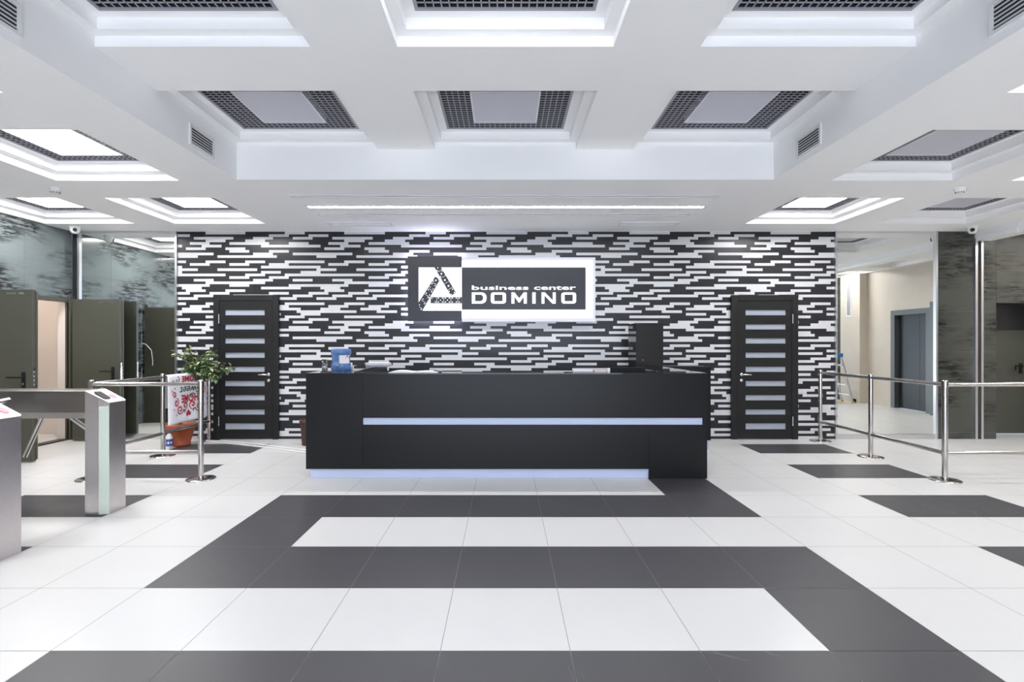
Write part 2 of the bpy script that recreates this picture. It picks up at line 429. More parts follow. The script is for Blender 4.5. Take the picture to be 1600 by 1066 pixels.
# the lit side room behind the left wall
sr = MB()
sr.box(-6.92, XL-.12, 7.78, 7.86, 0, ZC-.1); sr.box(-8.6, -6.92, 7.95, 8.05, 0, ZC-.1); sr.box(-6.94, -6.92, 7.86, 7.95, 0, ZC-.1)
sr.box(-8.7, -8.6, 4.5, 8.05, 0, ZC-.1); sr.box(-8.6, XL-.12, 4.4, 4.5, 0, ZC-.1); sr.box(-8.6, XL-.12, 4.4, 8.05, 2.85, 2.9)
sr.box(-6.915, XL-.12, 7.765, 7.78, 0, .09); sr.box(-8.6, -6.935, 7.935, 7.95, 0, .17); sr.box(XL-.14, XL-.03, 7.442, 7.78, 0, DT); sr.box(XL-.14, XL-.12, 7.48, 7.78, 0, ZC-.1)
struct(sr.build('wall_side_room', M['cream'], loc=(-7.5, 7.8, 0)), 'cream walls of the side room beyond the open left door', 'wall')

# beige lift lobby wall at the right, the frame shows it only in the mirror
bwr = MB()
LY0, LY1, LZ = 3.78, 4.83, 2.15
bwr.box(XE, XE+.1, LY1, YW, 0, ZC); bwr.box(XE, XE+.1, 3.04, LY0, 0, ZC); bwr.box(XE, XE+.1, LY0, LY1, LZ, ZC)
bwr.box(XE-.2, XE+.1, 2.35, 3.04, 0, ZC)
struct(bwr.build('wall_right', M['beige'], loc=(XE, 4, 0)), 'beige stone wall of the lift lobby seen in the right mirror', 'wall')
bs = MB(); bs.box(XE-.16, XE+.1, YF, 2.35, 0, ZC)
struct(bs.build('wall_right_slate', M['slate_dark'], loc=(XE, 0, 0)), 'dark slate wall beside the beige lift lobby wall', 'wall')
# glazed entrance wall behind the camera
fw = MB()
fw.box(XL-.1, -3.4, YF-.15, YF, 0, ZC); fw.box(3.4, XE+.2, YF-.15, YF, 0, ZC); fw.box(-3.4, 3.4, YF-.15, YF, 2.95, ZC)
struct(fw.build('wall_front', M['paint'], loc=(0, YF, 0)), 'white entrance wall behind the viewer', 'wall')
wf = MB()
for x in (-3.4, -1.7, 0, 1.64, 3.34): wf.box(x, x+.06, YF-.12, YF-.04, 0, 2.95)
for z in (0, 2.2, 2.89): wf.box(-3.4, 3.4, YF-.12, YF-.04, z, z+.06)
win = wf.build('window_1', M['dark_trim'], loc=(0, YF-.08, 0)); struct(win, 'glazed entrance behind the viewer', 'window')

# beam along the right glass line, ceiling edge, twin steel posts in the corner
tb = MB(); tb.box(XB, XB+.22, 1.0, YW, 2.945, ZC); tb.box(XB-.012, XB, 1.0, YW, 3.005, 3.012)
for y in (2.2, 3.6, 5.0, 6.9): tb.box(XB-.004, XB, y, y+.012, 2.945, ZC)
struct(tb.build('trim_1', M['paint'], loc=(XB, 4, 2.945)), 'white beam below the ceiling in the right corner', 'beam')
tc_ = MB()
tc_.box(XM0, XM1, YW-.03, YW, ZC-.004, ZC+.02)
struct(tc_.build('trim_2', M['paint'], loc=(0, YW, ZC)), 'thin white edge between ceiling and mosaic wall', 'trim')
a0, a1, b0, b1 = PX(1521, YW), PX(1524.5, YW), PX(1530, YW), PX(1533.5, YW)
t3 = MB(); t3.box(a0, a1, YW-.035, YW, 0, 2.97); t3.box(b0, b1, YW-.035, YW, 0, 2.945); t3.box(a1, b0, YW-.012, YW, 0, 2.97, 1)
struct(t3.build('trim_3', [M['trim'], M['dark_trim']], loc=(XB, YW, 0)), 'pair of upright steel strips with a dark gap in the right corner', 'trim')
# ------------------------------------------------------------------ mirrors
def mirror(name, xa, xb, label):
    t = thing(name, label, 'mirror', ((xa+xb)/2, YW, 0))
    fwid = .028
    gl = MB(); gl.box(xa+fwid, xb-fwid, YW-.004, YW+.02, .075, ZC-.03); gl.build('mirror_glass', M['mirror'], t)
    fr = MB(); fr.box(xa, xa+fwid, YW-.03, YW+.05, 0, ZC-.002); fr.box(xb-fwid, xb, YW-.03, YW+.05, 0, ZC-.002)
    fr.box(xa+fwid, xb-fwid, YW-.02, YW+.05, ZC-.03, ZC-.002); fr.box(xa+fwid, xb-fwid, YW-.02, YW+.05, 0, .075)
    fr.build('mirror_frame', M['trim'], t)
    return t
mirror('wall_mirror', PX(123, YW), XM0-.002, 'tall wall mirror left of the mosaic wall, behind the open metal door')
mirror('wall_mirror', XM1+.002, XP0, 'tall steel-framed wall mirror right of the mosaic wall, reflecting the lift lobby')

# ------------------------------------------------------------------ ceiling lights
def ceiling_light(rect, z, lit, label, group, px_n, py_n, on='panel_on'):
    x0, x1, y0, y1 = rect; cx, cy = (x0+x1)/2, (y0+y1)/2
    t = thing('ceiling_light', label, 'ceiling light', (cx, cy, z), group)
    gr = MB(); b = .022; pw = .30
    for (ax, bx, ay, by) in [(x0, x1, y0, y0+b), (x0, x1, y1-b, y1), (x0, x0+b, y0+b, y1-b), (x1-b, x1, y0+b, y1-b)]:
        gr.box(ax, bx, ay, by, z-.004, z+.03)
    gr.build('grille_frame', M['grille'], t)
    ba = MB(); th = .0042
    xa, xb, ya, yb = x0+b, x1-b, y0+b, y1-b
    nx = 2*px_n; sx = (cx-pw-xa)/px_n; sy = (cy-pw-ya)/py_n
    xs = [xa+sx*i for i in range(1, px_n+1)]+[cx+pw+sx*i for i in range(px_n)]
    ys = [ya+sy*i for i in range(1, py_n+1)]+[cy+pw+sy*i for i in range(py_n)]
    mid_x = max(1, round(.6/sx)); mid_y = max(1, round(.6/sy))
    for x in xs: ba.box(x-th, x+th, ya, yb, z, z+.005)
    for y in ys: ba.box(xa, xb, y-th, y+th, z, z+.005)
    for i in range(1, mid_x):
        x = cx-pw+.6*i/mid_x
        ba.box(x-th, x+th, ya, cy-pw, z, z+.005); ba.box(x-th, x+th, cy+pw, yb, z, z+.005)
    for i in range(1, mid_y):
        y = cy-pw+.6*i/mid_y
        ba.box(xa, cx-pw, y-th, y+th, z, z+.005); ba.box(cx+pw, xb, y-th, y+th, z, z+.005)
    ba.build('grille', M['grille'], t)
    vo = MB(); vo.box(x0+.002, x1-.002, y0+.002, y1-.002, z+.060, z+.07)
    for q_ in [(x0+.002, x1-.002, y0+.002, y0+.004), (x0+.002, x1-.002, y1-.004, y1-.002), (x0+.002, x0+.004, y0+.004, y1-.004), (x1-.004, x1-.002, y0+.004, y1-.004)]: vo.box(*q_, z+.031, z+.060)
    for q_ in [(x0+b, x1-b, y0+b, y0+b+.002), (x0+b, x1-b, y1-b-.002, y1-b), (x0+b, x0+b+.002, y0+b, y1-b), (x1-b-.002, x1-b, y0+b, y1-b)]: vo.box(*q_, z+.006, z+.060)
    vo.build('housing', M['void'], t)
    pf = MB()
    for (ax, bx, ay, by) in [(cx-pw, cx+pw, cy-pw, cy-pw+.012), (cx-pw, cx+pw, cy+pw-.012, cy+pw), (cx-pw, cx-pw+.012, cy-pw+.012, cy+pw-.012), (cx+pw-.012, cx+pw, cy-pw+.012, cy+pw-.012)]:
        pf.box(ax, bx, ay, by, z-.008, z+.05)
    pf.build('panel_frame', M['panel_frame'], t)
    dp = MB(); dp.box(cx-pw+.012, cx+pw-.012, cy-pw+.012, cy+pw-.012, z-.005, z+.05)
    d = dp.build('light_panel', M[on] if lit else M['panel_off'], t)
    if lit: d['label'] = 'lit white panel'
    return t
LIT_R = {(1, 1)}
RL = {(0, 0): 'unlit square ceiling light with dark grille, left one of the row nearest the mosaic wall',
      (1, 0): 'unlit square ceiling light with dark grille, middle of the row nearest the mosaic wall',
      (2, 0): 'unlit square ceiling light with dark grille, right one of the row nearest the mosaic wall',
      (0, 1): 'unlit ceiling light cut by the top edge of the photo, left of the glowing coffer',
      (1, 1): 'glowing ceiling light cut by the top edge of the photo, in the middle coffer',
      (2, 1): 'unlit ceiling light cut by the top edge of the photo, right of the glowing coffer'}
for (ci, ri) in [(c, r) for r in (0, 1, 2) for c in (0, 1, 2)]:
    rect, z = spec[('r', ci, ri)]
    lab = RL.get((ci, ri)); grp = 'square lights in the raised ceiling'
    if lab is None: lab = 'unlit ceiling light over the viewer, %s of the raised ceiling' % ('left', 'middle', 'right')[ci]
    ceiling_light(rect, z, (ci, ri) in LIT_R, lab, grp, 5, 3, 'panel_dim')
SL = {(1, 1): (1, 'large lit ceiling light at the left, beside the left vent of the raised ceiling'),
      (0, 0): (1, 'lit ceiling light in the far left corner above the left slate wall'),
      (1, 0): (1, 'lit ceiling light above the left end of the mosaic wall'),
      (2, 1): (0, 'large unlit ceiling light at the right, beside the right vent of the raised ceiling'),
      (2, 0): (1, 'lit ceiling light above the right end of the mosaic wall and right mirror'),
      (3, 0): (0, 'unlit ceiling light in the far right corner near the white beam'),
      (3, 1): (1, 'lit ceiling light whose bright coffer corner shows at the right edge above the smoke detector'),
      (0, 1): (1, 'lit ceiling light just outside the left edge beside the smoke detector'),
      (1, 2): (1, 'lit ceiling light whose coffer corner shows at the left edge of the photo'),
      (2, 2): (1, 'lit ceiling light whose bright coffer corner shows highest at the right edge'),
      (4, 2): (1, 'lit lobby ceiling light reflected in the right mirror beside the ladder'),
      (4, 0): (1, 'lit lobby ceiling light reflected at the right edge of the right mirror'),
      (1, 3): (1, 'added lit ceiling light, unseen, left of the viewer'), (2, 3): (1, 'added lit ceiling light, unseen, right of the viewer')}  # this last pair is out of view, added for the light it gives
for (ci, ri), (lit, lab) in SL.items():
    rect, z = spec[('s', ci, ri)]
    ceiling_light(rect, z, lit, lab, 'square lights in the side ceiling', 3, 3)

# linear slots in front of the mosaic wall
def linear(s, lit, label):
    t = thing('linear_light', label, 'ceiling light', ((s[0]+s[1])/2, (s[2]+s[3])/2, ZC), 'linear light slots in the ceiling')
    d = MB(); d.box(s[0]+.012, s[1]-.012, s[2]+.012, s[3]-.012, ZC+.002, ZC+.04); d.build('diffuser', M['led'] if lit else M['panel_frame'], t)
    f = MB()
    for q in [(s[0]-.012, s[1]+.012, s[2]-.012, s[2]+.012), (s[0]-.012, s[1]+.012, s[3]-.012, s[3]+.012), (s[0]-.012, s[0]+.012, s[2]+.012, s[3]-.012), (s[1]-.012, s[1]+.012, s[2]+.012, s[3]-.012)]:
        f.box(*q, ZC-.006, ZC+.03)
    f.build('light_frame', M['panel_frame'], t)
linear(LED_SLOT, True, 'long glowing linear light in the ceiling above the sign')
linear(UNLIT_SLOTS[0], False, 'unlit linear slot in the ceiling in front of the glowing linear light')
linear(UNLIT_SLOTS[1], False, 'unlit linear slot in the ceiling between glowing linear light and mosaic wall')
for (pa, pb, lab) in [(512, 612, 'flat white access hatch in the ceiling, left of the sign'), (969, 1061, 'flat white access hatch in the ceiling, right of the sign')]:
    h = MB(); x0, x1 = PX(pa, 7.0), PX(pb, 7.0); h.box(x0, x1, 6.93, 7.17, ZC-.012, ZC+.004)
    hr = thing('access_hatch', lab, 'hatch', ((x0+x1)/2, 7.05, ZC), 'access hatches in the ceiling')
    h2 = MB()
    for q in [(x0, x1, 6.93, 6.955), (x0, x1, 7.145, 7.17), (x0, x0+.025, 6.955, 7.145), (x1-.025, x1, 6.955, 7.145)]: h2.box(*q, ZC-.012, ZC)
    h2.build('hatch_frame', M['panel_frame'], hr)
    h3 = MB(); h3.box(x0+.03, x1-.03, 6.96, 7.14, ZC-.006, ZC); h3.build('hatch_cover', M['paint'], hr)

# vents on the side faces of the raised ceiling
def vent(side, y0, y1, label):
    x = REC[0] if side < 0 else REC[1]; d = 1 if side < 0 else -1
    t = thing('air_vent', label, 'vent', (x, (y0+y1)/2, 3.15), 'vents of the raised ceiling')
    def bx(mb, t0, t1, *r): mb.box(min(x+d*t0, x+d*t1), max(x+d*t0, x+d*t1), *r)
    f = MB(); z0, z1 = 3.145, 3.335
    bx(f, 0, .012, y0, y0+.022, z0, z1); bx(f, 0, .012, y1-.022, y1, z0, z1)
    bx(f, 0, .012, y0+.022, y1-.022, z0, z0+.022); bx(f, 0, .012, y0+.022, y1-.022, z1-.022, z1)
    f.build('vent_frame', M['white_plastic'], t)
    b = MB(); bx(b, .0005, .002, y0+.022, y1-.022, z0+.022, z1-.022); b.build('vent_backing', M['void'], t)
    s = MB(); n = 6; pit = (z1-z0-.044)/n
    for i in range(n):
        zz = z0+.022+pit*(i+.45); s.add([(x+d*.002, y0+.02, zz+.012), (x+d*.002, y1-.02, zz+.012), (x+d*.011, y1-.02, zz-.003), (x+d*.011, y0+.02, zz-.003),
                                         (x+d*.002, y0+.02, zz+.015), (x+d*.002, y1-.02, zz+.015), (x+d*.011, y1-.02, zz), (x+d*.011, y0+.02, zz)],
                                        [(0,1,2,3),(4,5,6,7),(0,1,5,4),(2,3,7,6),(0,3,7,4),(1,2,6,5)])
    s.build('vent_slats', M['panel_frame'], t)
vent(-1, 4.37, 4.74, 'white framed air vent on the left face of the raised ceiling')
vent(-1, 2.46, 2.85, 'white framed air vent in the top left corner of the photo')
vent(1, 4.37, 4.74, 'white framed air vent on the right face of the raised ceiling')
vent(1, 2.46, 2.85, 'white framed air vent in the top right corner of the photo')

def smoke(x, y, label):
    t = thing('smoke_detector', label, 'smoke detector', (x, y, ZC), 'smoke detectors on the ceiling')
    b = MB(); b.lathe([(.052, -.016), (.055, 0)], (x, y, ZC)); b.build('detector_base', M['white_plastic'], t)
    c = MB(); c.lathe([(.022, -.058), (.034, -.052), (.046, -.030), (.050, -.016)], (x, y, ZC)); c.build('detector_head', M['white_plastic'], t)
    s = MB()
    for k in range(10):
        a = 2*PI*k/10; px_, py_ = x+math.cos(a)*.0345, y+math.sin(a)*.0345
        s.box(px_-.004, px_+.004, py_-.004, py_+.004, ZC-.053, ZC-.042)
    s.build('detector_slots', M['rubber'], t)
    w_ = MB(); sg = -1 if x < 0 else 1
    w_.tube([(x+sg*.05, y+.03, ZC-.003), (x+sg*.10, y+.10, ZC-.003), (x+sg*.17, y+.10, ZC-.003)], .004, 6); w_.build('detector_lead', M['white_plastic'], t)
smoke(-4.83, 5.43, 'white smoke detector on the left ceiling between lit coffers')
smoke(4.88, 5.43, 'white smoke detector on the right ceiling between coffers')
def dome(x, y, label):
    t = thing('security_camera', label, 'security camera', (x, y, ZC), 'dome cameras in the corners')
    b = MB(); b.lathe([(.060, -.035), (.064, -.02), (.064, 0)], (x, y, ZC)); b.build('camera_base', M['white_plastic'], t)
    d = MB(); d.lathe([(.0001, -.105), (.025, -.10), (.045, -.085), (.057, -.06), (.060, -.035)], (x, y, ZC)); d.build('camera_dome', M['white_plastic'], t)
    dr = (Vector((0, 0, H))-Vector((x, y, ZC-.06))).normalized(); q = Vector((x, y, ZC-.045))
    l = MB(); l.tube([q+dr*.03, q+dr*.066], .026, 16); l.build('camera_lens', M['rubber'], t)
dome(PX(117, 7.22), 7.22, 'white dome camera in the left ceiling corner above the metal doors')
dome(PX(1519.5, 7.22), 7.22, 'white dome camera in the right ceiling corner above the steel strips')

# ------------------------------------------------------------------ doors in the mosaic wall
def mosaic_door(idx, pxl, pxr, hinge_left, label):
    xa, xb = PX(pxl, YW-.05), PX(pxr, YW-.05); top = PZ(461, YW-.05)
    t = thing('door_%d' % idx, label, 'door', ((xa+xb)/2, YW, 0)); t['kind'] = 'structure'
    fwd = .085
    f = MB(); y0 = YW-.05
    f.box(xa, xa+fwd, y0, YW, 0, top); f.box(xb-fwd, xb, y0, YW, 0, top); f.box(xa+fwd, xb-fwd, y0, YW, top-fwd, top)
    f.build('door_frame', M['door_black'], t, bevel=.004)
    la, lb = xa+fwd+.004, xb-fwd-.004; lt = top-fwd-.004; yl = YW-.042
    if hinge_left: ga, gb = PX(354, YW), PX(415.5, YW)
    else: ga, gb = PX(1163, YW), PX(1225.5, YW)
    pys = [(484.5, 492.8), (507, 515), (528.8, 537), (551, 559.2), (573.2, 581.3), (595.4, 603.5), (617.5, 625.7), (640, 647.9), (661.5, 671)]
    zs = [(PZ(b_, YW-.03), PZ(a_, YW-.03)) for a_, b_ in pys]
    lf = MB(); lf.box(la, ga, yl, YW, .01, lt); lf.box(gb, lb, yl, YW, .01, lt)
    edges = [lt]
    for z0, z1 in zs: edges += [z1, z0]
    edges.append(.01)
    for i in range(0, len(edges), 2): lf.box(ga, gb, yl, YW, edges[i+1], edges[i])
    lf.build('door_leaf', M['door_black'], t)
    for z0, z1 in zs:
        g_ = MB(); g_.box(ga, gb, yl+.014, YW, z0, z1); g_.build('glass_strip', M['frosted'], t)['label'] = 'frosted glass strip'
    hx = lb-.055 if hinge_left else la+.055; sg = -1 if hinge_left else 1
    hz = PZ(585.5, YW-.05); kz = PZ(594.7, YW-.05)
    h = MB()
    h.lathe([(.0001, 0), (.024, 0), (.024, .010), (.018, .014), (.0001, .014)])
    h.v = [(v[0]+hx, yl-v[2], v[1]+hz) for v in h.v]
    h.tube([(hx, yl-.01, hz), (hx, yl-.05, hz), (hx+sg*.012, yl-.055, hz), (hx+sg*.125, yl-.055, hz)], .009, 10)
    h.build('door_handle', M['chrome'], t)
    k = MB(); k.lathe([(.0001, 0), (.024, 0), (.024, .010), (.016, .014), (.0001, .014)])
    k.v = [(v[0]+hx, yl-v[2], v[1]+kz) for v in k.v]; k.build('key_escutcheon', M['chrome'], t)
    hgx = la-.002 if hinge_left else lb+.002
    for py in ((491, 505.5), (651, 665.5)):
        hg = MB(); hg.tube([(hgx, y0-.006, PZ(py[1], YW-.05)), (hgx, y0-.006, PZ(py[0], YW-.05))], .008, 10); hg.build('door_hinge', M['chrome'], t)
    return t
mosaic_door(1, 333, 434.5, True, 'black door with nine frosted glass strips left of the reception desk')
mosaic_door(2, 1143.5, 1247.5, False, 'black door with nine frosted glass strips right of the reception desk')

# ------------------------------------------------------------------ open metal doors in the left wall
def metal_door(idx, op, leaf_y, x_free, label, gap=.045):
    """frame in the opening op = (y0, y1); leaf stands square to the wall at y = leaf_y"""
    t = thing('door_%d' % idx, label, 'door', (XL, (op[0]+op[1])/2, 0)); t['kind'] = 'structure'
    f = MB(); w_ = .06
    f.box(XL-.03, XL+.018, op[0], op[0]+w_, 0, DT); f.box(XL-.03, XL+.018, op[1]-.036, op[1], 0, DT); f.box(XL, XL+.05, op[1]-.036, op[1]+.045, 0, DT+.03); f.box(XL-.03, XL+.018, op[0]+w_, op[1]-.036, DT-w_, DT)
    f.build('door_frame', M['olive'], t)
    th = MB(); th.box(XL-.12, XL+.012, op[0], op[1], 0, .018); th.build('threshold', M['dark_trim'], t)
    xh = XL+gap
    lf = MB(); z1 = 2.065
    lf.box(xh, x_free, leaf_y, leaf_y+.05, .012, z1); lf.box(xh, x_free+.012, leaf_y+.044, leaf_y+.062, .03, z1-.02)
    leaf = lf.build('door_leaf', M['olive'], t, bevel=.004)
    yf = leaf_y
    hx = x_free-.10; hz = 1.02
    h = MB(); h.box(hx-.022, hx+.022, yf-.010, yf, hz-.13, hz+.06)
    h.tube([(hx, yf-.005, hz), (hx, yf-.055, hz), (hx-.012, yf-.06, hz), (hx-.15, yf-.06, hz)], .011, 10)
    h.build('door_handle', M['rubber'], t, bevel=.004)
    kh = MB(); kh.tube([(hx, yf-.013, hz-.08), (hx, yf-.009, hz-.08)], .010, 10); kh.build('keyhole', M['chrome'], t)
    for (a, b) in ((x_free-.30, x_free-.19), (x_free-.155, x_free-.095)):
        p_ = MB(); p_.box(a, b, yf-.006, yf, z1-.06, z1-.035); p_.build('door_plate', M['chrome'], t)
    lp = MB(); lp.box(x_free, x_free+.003, yf+.012, yf+.036, .90, 1.14)
    for k in range(4): lp.tube([(x_free, yf+.024, .93+.05*k), (x_free+.012, yf+.024, .93+.05*k)], .008, 8)
    lp.build('lock_plate', M['chrome'], t)
    for hz_ in (.25, 1.75):
        hg = MB(); hg.tube([(xh-.013, leaf_y+.05, hz_-.07), (xh-.013, leaf_y+.05, hz_+.07)], .011, 10); hg.build('door_hinge', M['chrome'], t)
    return t
metal_door(3, O1, 6.02, PX(50.5, 6.02), 'open grey green metal door at the left edge of the photo')
metal_door(4, O2, 7.34, PX(187.5, 7.34), 'open grey green metal door in front of the left mirror', .165)
# cable hanging from the frame of the nearer door, seen in the mirror
cb = MB(); cb.tube([(XL+.03, 6.12, 1.42), (XL+.09, 6.11, 1.41), (XL+.17, 6.08, 1.30), (XL+.20, 6.09, 1.12), (XL+.205, 6.10, 1.03)], .007, 8)
tag(cb.build('hanging_cable', M['white_plastic']), 'white cable end hanging beside the metal door, reflected in the left mirror', 'cable')
# recessed door at the far right
t = thing('door_5', 'dark grey metal door recessed in the slate wall at the right edge', 'door', ((XP1+XD1)/2, YW+.42, 0)); t['kind'] = 'structure'
d = MB(); d.box(XP1, XD1, YW+.40, YW+.45, 1.63, 2.03); d.build('door_transom', M['dark_trim'], t)
d = MB(); d.box(XP1+.004, XD1-.004, YW+.40, YW+.45, .012, 1.63)
d.build('door_leaf', M['olive'], t)
hx, hz = PX(1597, 7.9), PZ(574, 7.9)
d = MB(); d.box(hx-.022, hx+.022, YW+.385, YW+.40, hz-.10, hz+.06)
d.tube([(hx, YW+.39, hz+.02), (hx, YW+.345, hz+.02), (hx-.012, YW+.34, hz+.02), (hx-.13, YW+.34, hz+.02)], .012, 10)
d.tube([(hx-.13, YW+.34, hz+.02), (hx-.13, YW+.34, hz-.05)], .011, 8); d.build('door_handle', M['rubber'], t)
# lift
t = thing('elevator', 'dark lift doors in a steel frame, reflected in the right mirror', 'elevator', (XE, (LY0+LY1)/2, 0))
d = MB(); fwx = .11
d.box(XE-.03, XE+.1, LY0, LY0+fwx, 0, LZ); d.box(XE-.03, XE+.1, LY1-fwx, LY1, 0, LZ); d.box(XE-.03, XE+.1, LY0+fwx, LY1-fwx, LZ-fwx, LZ); d.build('elevator_frame', M['lift_frame'], t)
ym = LY0+fwx+(LY1-LY0-2*fwx)*.68
for a, b in ((LY0+fwx, ym-.003), (ym+.003, LY1-fwx)):
    d = MB(); d.box(XE+.07, XE+.09, a, b, .01, LZ-fwx); d.build('elevator_panel', M['lift_door'], t)
d = MB(); d.box(XE-.20, XE, 5.02, 5.16, 0, 2.25); tag(d.build('steel_column', M['lift_frame']), 'steel column beside the lift, at the right edge of the right mirror', 'column')
# wall grille of the lobby
t = thing('wall_grille', 'narrow upright grille high on the beige wall in the right mirror', 'vent', (XE-.2, 2.66, 2.1))
d = MB(); gy0, gy1, gz0, gz1 = 2.58, 2.76, 2.08, 2.92; xg = XE-.2
d.box(xg-.012, xg, gy0, gy0+.025, gz0, gz1); d.box(xg-.012, xg, gy1-.025, gy1, gz0, gz1); d.box(xg-.012, xg, gy0+.025, gy1-.025, gz0, gz0+.025); d.box(xg-.012, xg, gy0+.025, gy1-.025, gz1-.025, gz1); d.build('grille_frame', M['panel_frame'], t)
d = MB()
for k in range(26): d.box(xg-.008, xg-.002, gy0+.025, gy1-.025, gz0+.03+k*.03, gz0+.045+k*.03)
d.build('grille_slats', M['grille'], t)
# step ladder leaning in the lobby, only in the mirror
t = thing('step_ladder', 'aluminium step ladder with blue top standing in the lobby, in the right mirror', 'ladder', (7.95, 2.9, 0))
for y in (2.70, 3.10):
    d = MB(); d.tube([(8.22, y, 0), (7.97, 2.9+(y-2.9)*.7, 1.16)], .020, 8); d.build('ladder_rail', M['ladder'], t)
    d = MB(); d.tube([(7.52, y, 0), (7.88, 2.9+(y-2.9)*.7, 1.16)], .016, 8); d.build('ladder_rail', M['ladder'], t)
for k in range(4):
    f_ = .18+.2*k; d = MB(); x_ = 8.22-.25*f_; hw = .2*(1-.3*f_); d.box(x_-.045, x_+.03, 2.9-hw, 2.9+hw, 1.16*f_-.012, 1.16*f_+.012); d.build('ladder_step', M['ladder'], t)
d = MB(); d.box(7.84, 8.01, 2.73, 3.07, 1.10, 1.19); d.build('ladder_top', M['blue_plastic'], t, bevel=.01)
for x in (8.22, 7.52):
    d = MB(); d.box(x-.026, x+.026, 2.675, 2.725, 0, .05); d.box(x-.026, x+.026, 3.075, 3.125, 0, .05); d.build('ladder_foot', M['yellow'], t)
d = MB(); d.box(8.36, 8.42, 2.86, 2.92, 0, .09); tag(d.build('door_stop', M['rubber'], bevel=.008), 'small black door stop on the floor in the right mirror', 'door stop')

# ------------------------------------------------------------------ the sign
SY = 7.40
def SP(px, py, y=SY): p = P(px, py, SY); return (p.x, y, p.z)
def srect(mb, pa, pb, ya, yb, y0, y1, m=0):
    a = SP(pa, yb); b = SP(pb, ya); mb.box(a[0], b[0], y0, y1, a[2], b[2], m)
def spoly(mb, pts, y0, y1, m=0):
    q = [SP(*p) for p in pts]; q = [(p[0], p[2]) for p in q]
    ar = sum(q[i][0]*q[(i+1) % len(q)][1]-q[(i+1) % len(q)][0]*q[i][1] for i in range(len(q)))
    if ar < 0: q = q[::-1]
    mb.prism(q, 'y', y1, y0, m)
sg = thing('illuminated_sign', 'illuminated black and white business center sign on the mosaic wall', 'sign', SP(783, 502, YW))
d = MB(); srect(d, 637, 721.3, 400.5, 417.9, SY, SY+.05); srect(d, 637, 654, 417.9, 485.5, SY, SY+.05); srect(d, 637, 721.3, 485.5, 502, SY, SY+.05)
d.build('logo_panel', M['sign_black'], sg)
d = MB(); srect(d, 654, 721.4, 417.9, 485.5, SY+.008, SY+.05); logo = d.build('logo_window', M['sign_white'], sg)
d = MB(); srect(d, 639, 719.5, 402.2, 500.4, SY+.052, YW-.03); d.build('halo_light', M['sign_halo'], sg)
d = MB(); srect(d, 721.6, 930.6, 402, 502.8, SY+.01, YW-.01); d.build('light_box', M['sign_box'], sg, bevel=.006)
d = MB(); srect(d, 721.6, 915, 418, 484, SY-.01, SY+.01); nm = d.build('name_panel', M['sign_black'], sg)
# slim lit band next to the black name panel
d = MB()
for (a, b, c, e_) in ((721.8, 926, 407, 418), (721.8, 926, 484, 497), (915, 926, 418, 484)): srect(d, a, b, c, e_, SY+.006, SY+.01)
d.build('lit_border', M['sign_white'], sg)
def L7(x, y): return (640+x/10.66, 400+y/10.66)
def pip(mb, x, y, r=8.6):
    c = L7(x, y); spoly(mb, [(c[0]+r/10.66*math.cos(2*PI*k/10), c[1]+r/10.66*math.sin(2*PI*k/10)) for k in range(10)], SY-.004, SY+.001)
def bar(poly, divs, pips):
    b = MB(); spoly(b, [L7(*p) for p in poly], SY, SY+.007); o = b.build('domino_bar', M['sign_black'], sg)
    q = MB()
    for (x0, y0, x1, y1) in divs:
        dx, dy = x1-x0, y1-y0; l = math.hypot(dx, dy); nx, ny = -dy/l*1.8, dx/l*1.8
        spoly(q, [L7(x0+nx, y0+ny), L7(x1+nx, y1+ny), L7(x1-nx, y1-ny), L7(x0-nx, y0-ny)], SY-.003, SY+.001)
    for p in pips: pip(q, *p)
    q.build('domino_pips', M['sign_text'], o)
bar([(410, 190), (525, 190), (775, 612), (688, 668)], [(467, 268, 545, 225), (520, 372, 603, 322), (577, 470, 660, 420), (634, 570, 717, 520)],
    [(470, 200), (460, 247), (542, 252), (530, 298, 14), (517, 343), (588, 403, 15), (648, 500, 15), (660, 590), (715, 555), (748, 610), (692, 643)])
bar([(425, 340), (508, 395), (215, 912), (150, 912), (150, 770)], [(372, 435, 452, 482), (312, 535, 390, 590), (250, 635, 335, 690), (195, 735, 280, 790), (160, 848, 215, 885)],
    [(395, 420), (438, 407, 13), (485, 397), (372, 465), (340, 517), (425, 497), (393, 552), (310, 567), (277, 620), (365, 598), (333, 652), (222, 720), (310, 695), (166, 815), (248, 797), (192, 893)])
bar([(347, 683), (868, 683), (868, 790), (347, 790)], [(452, 683, 452, 790), (570, 683, 570, 790), (688, 683, 688, 790), (804, 683, 804, 790)],
    [(370, 705), (432, 768), (480, 703), (547, 703), (515, 737), (480, 768), (547, 768), (597, 703), (662, 703), (630, 737), (597, 768), (662, 768), (713, 703), (777, 703), (713, 768), (777, 768), (828, 703), (828, 768)])
def L5(x, y): return (725+x/8.0, 420+y/8.0)
def rr(x0, y0, x1, y1, r, corners=(1, 1, 1, 1), n=6):
    pts = []
    for (cx, cy, a0, on) in ((x1-r, y1-r, 0, corners[2]), (x0+r, y1-r, 90, corners[3]), (x0+r, y0+r, 180, corners[0]), (x1-r, y0+r, 270, corners[1])):
        if on:
            for k in range(n+1):
                a = math.radians(a0+90*k/n); pts.append((cx+r*math.cos(a), cy+r*math.sin(a)))
        else:
            a = math.radians(a0+45); pts.append((cx+(r if math.cos(a) > 0 else -r), cy+(r if math.sin(a) > 0 else -r)))
    return pts
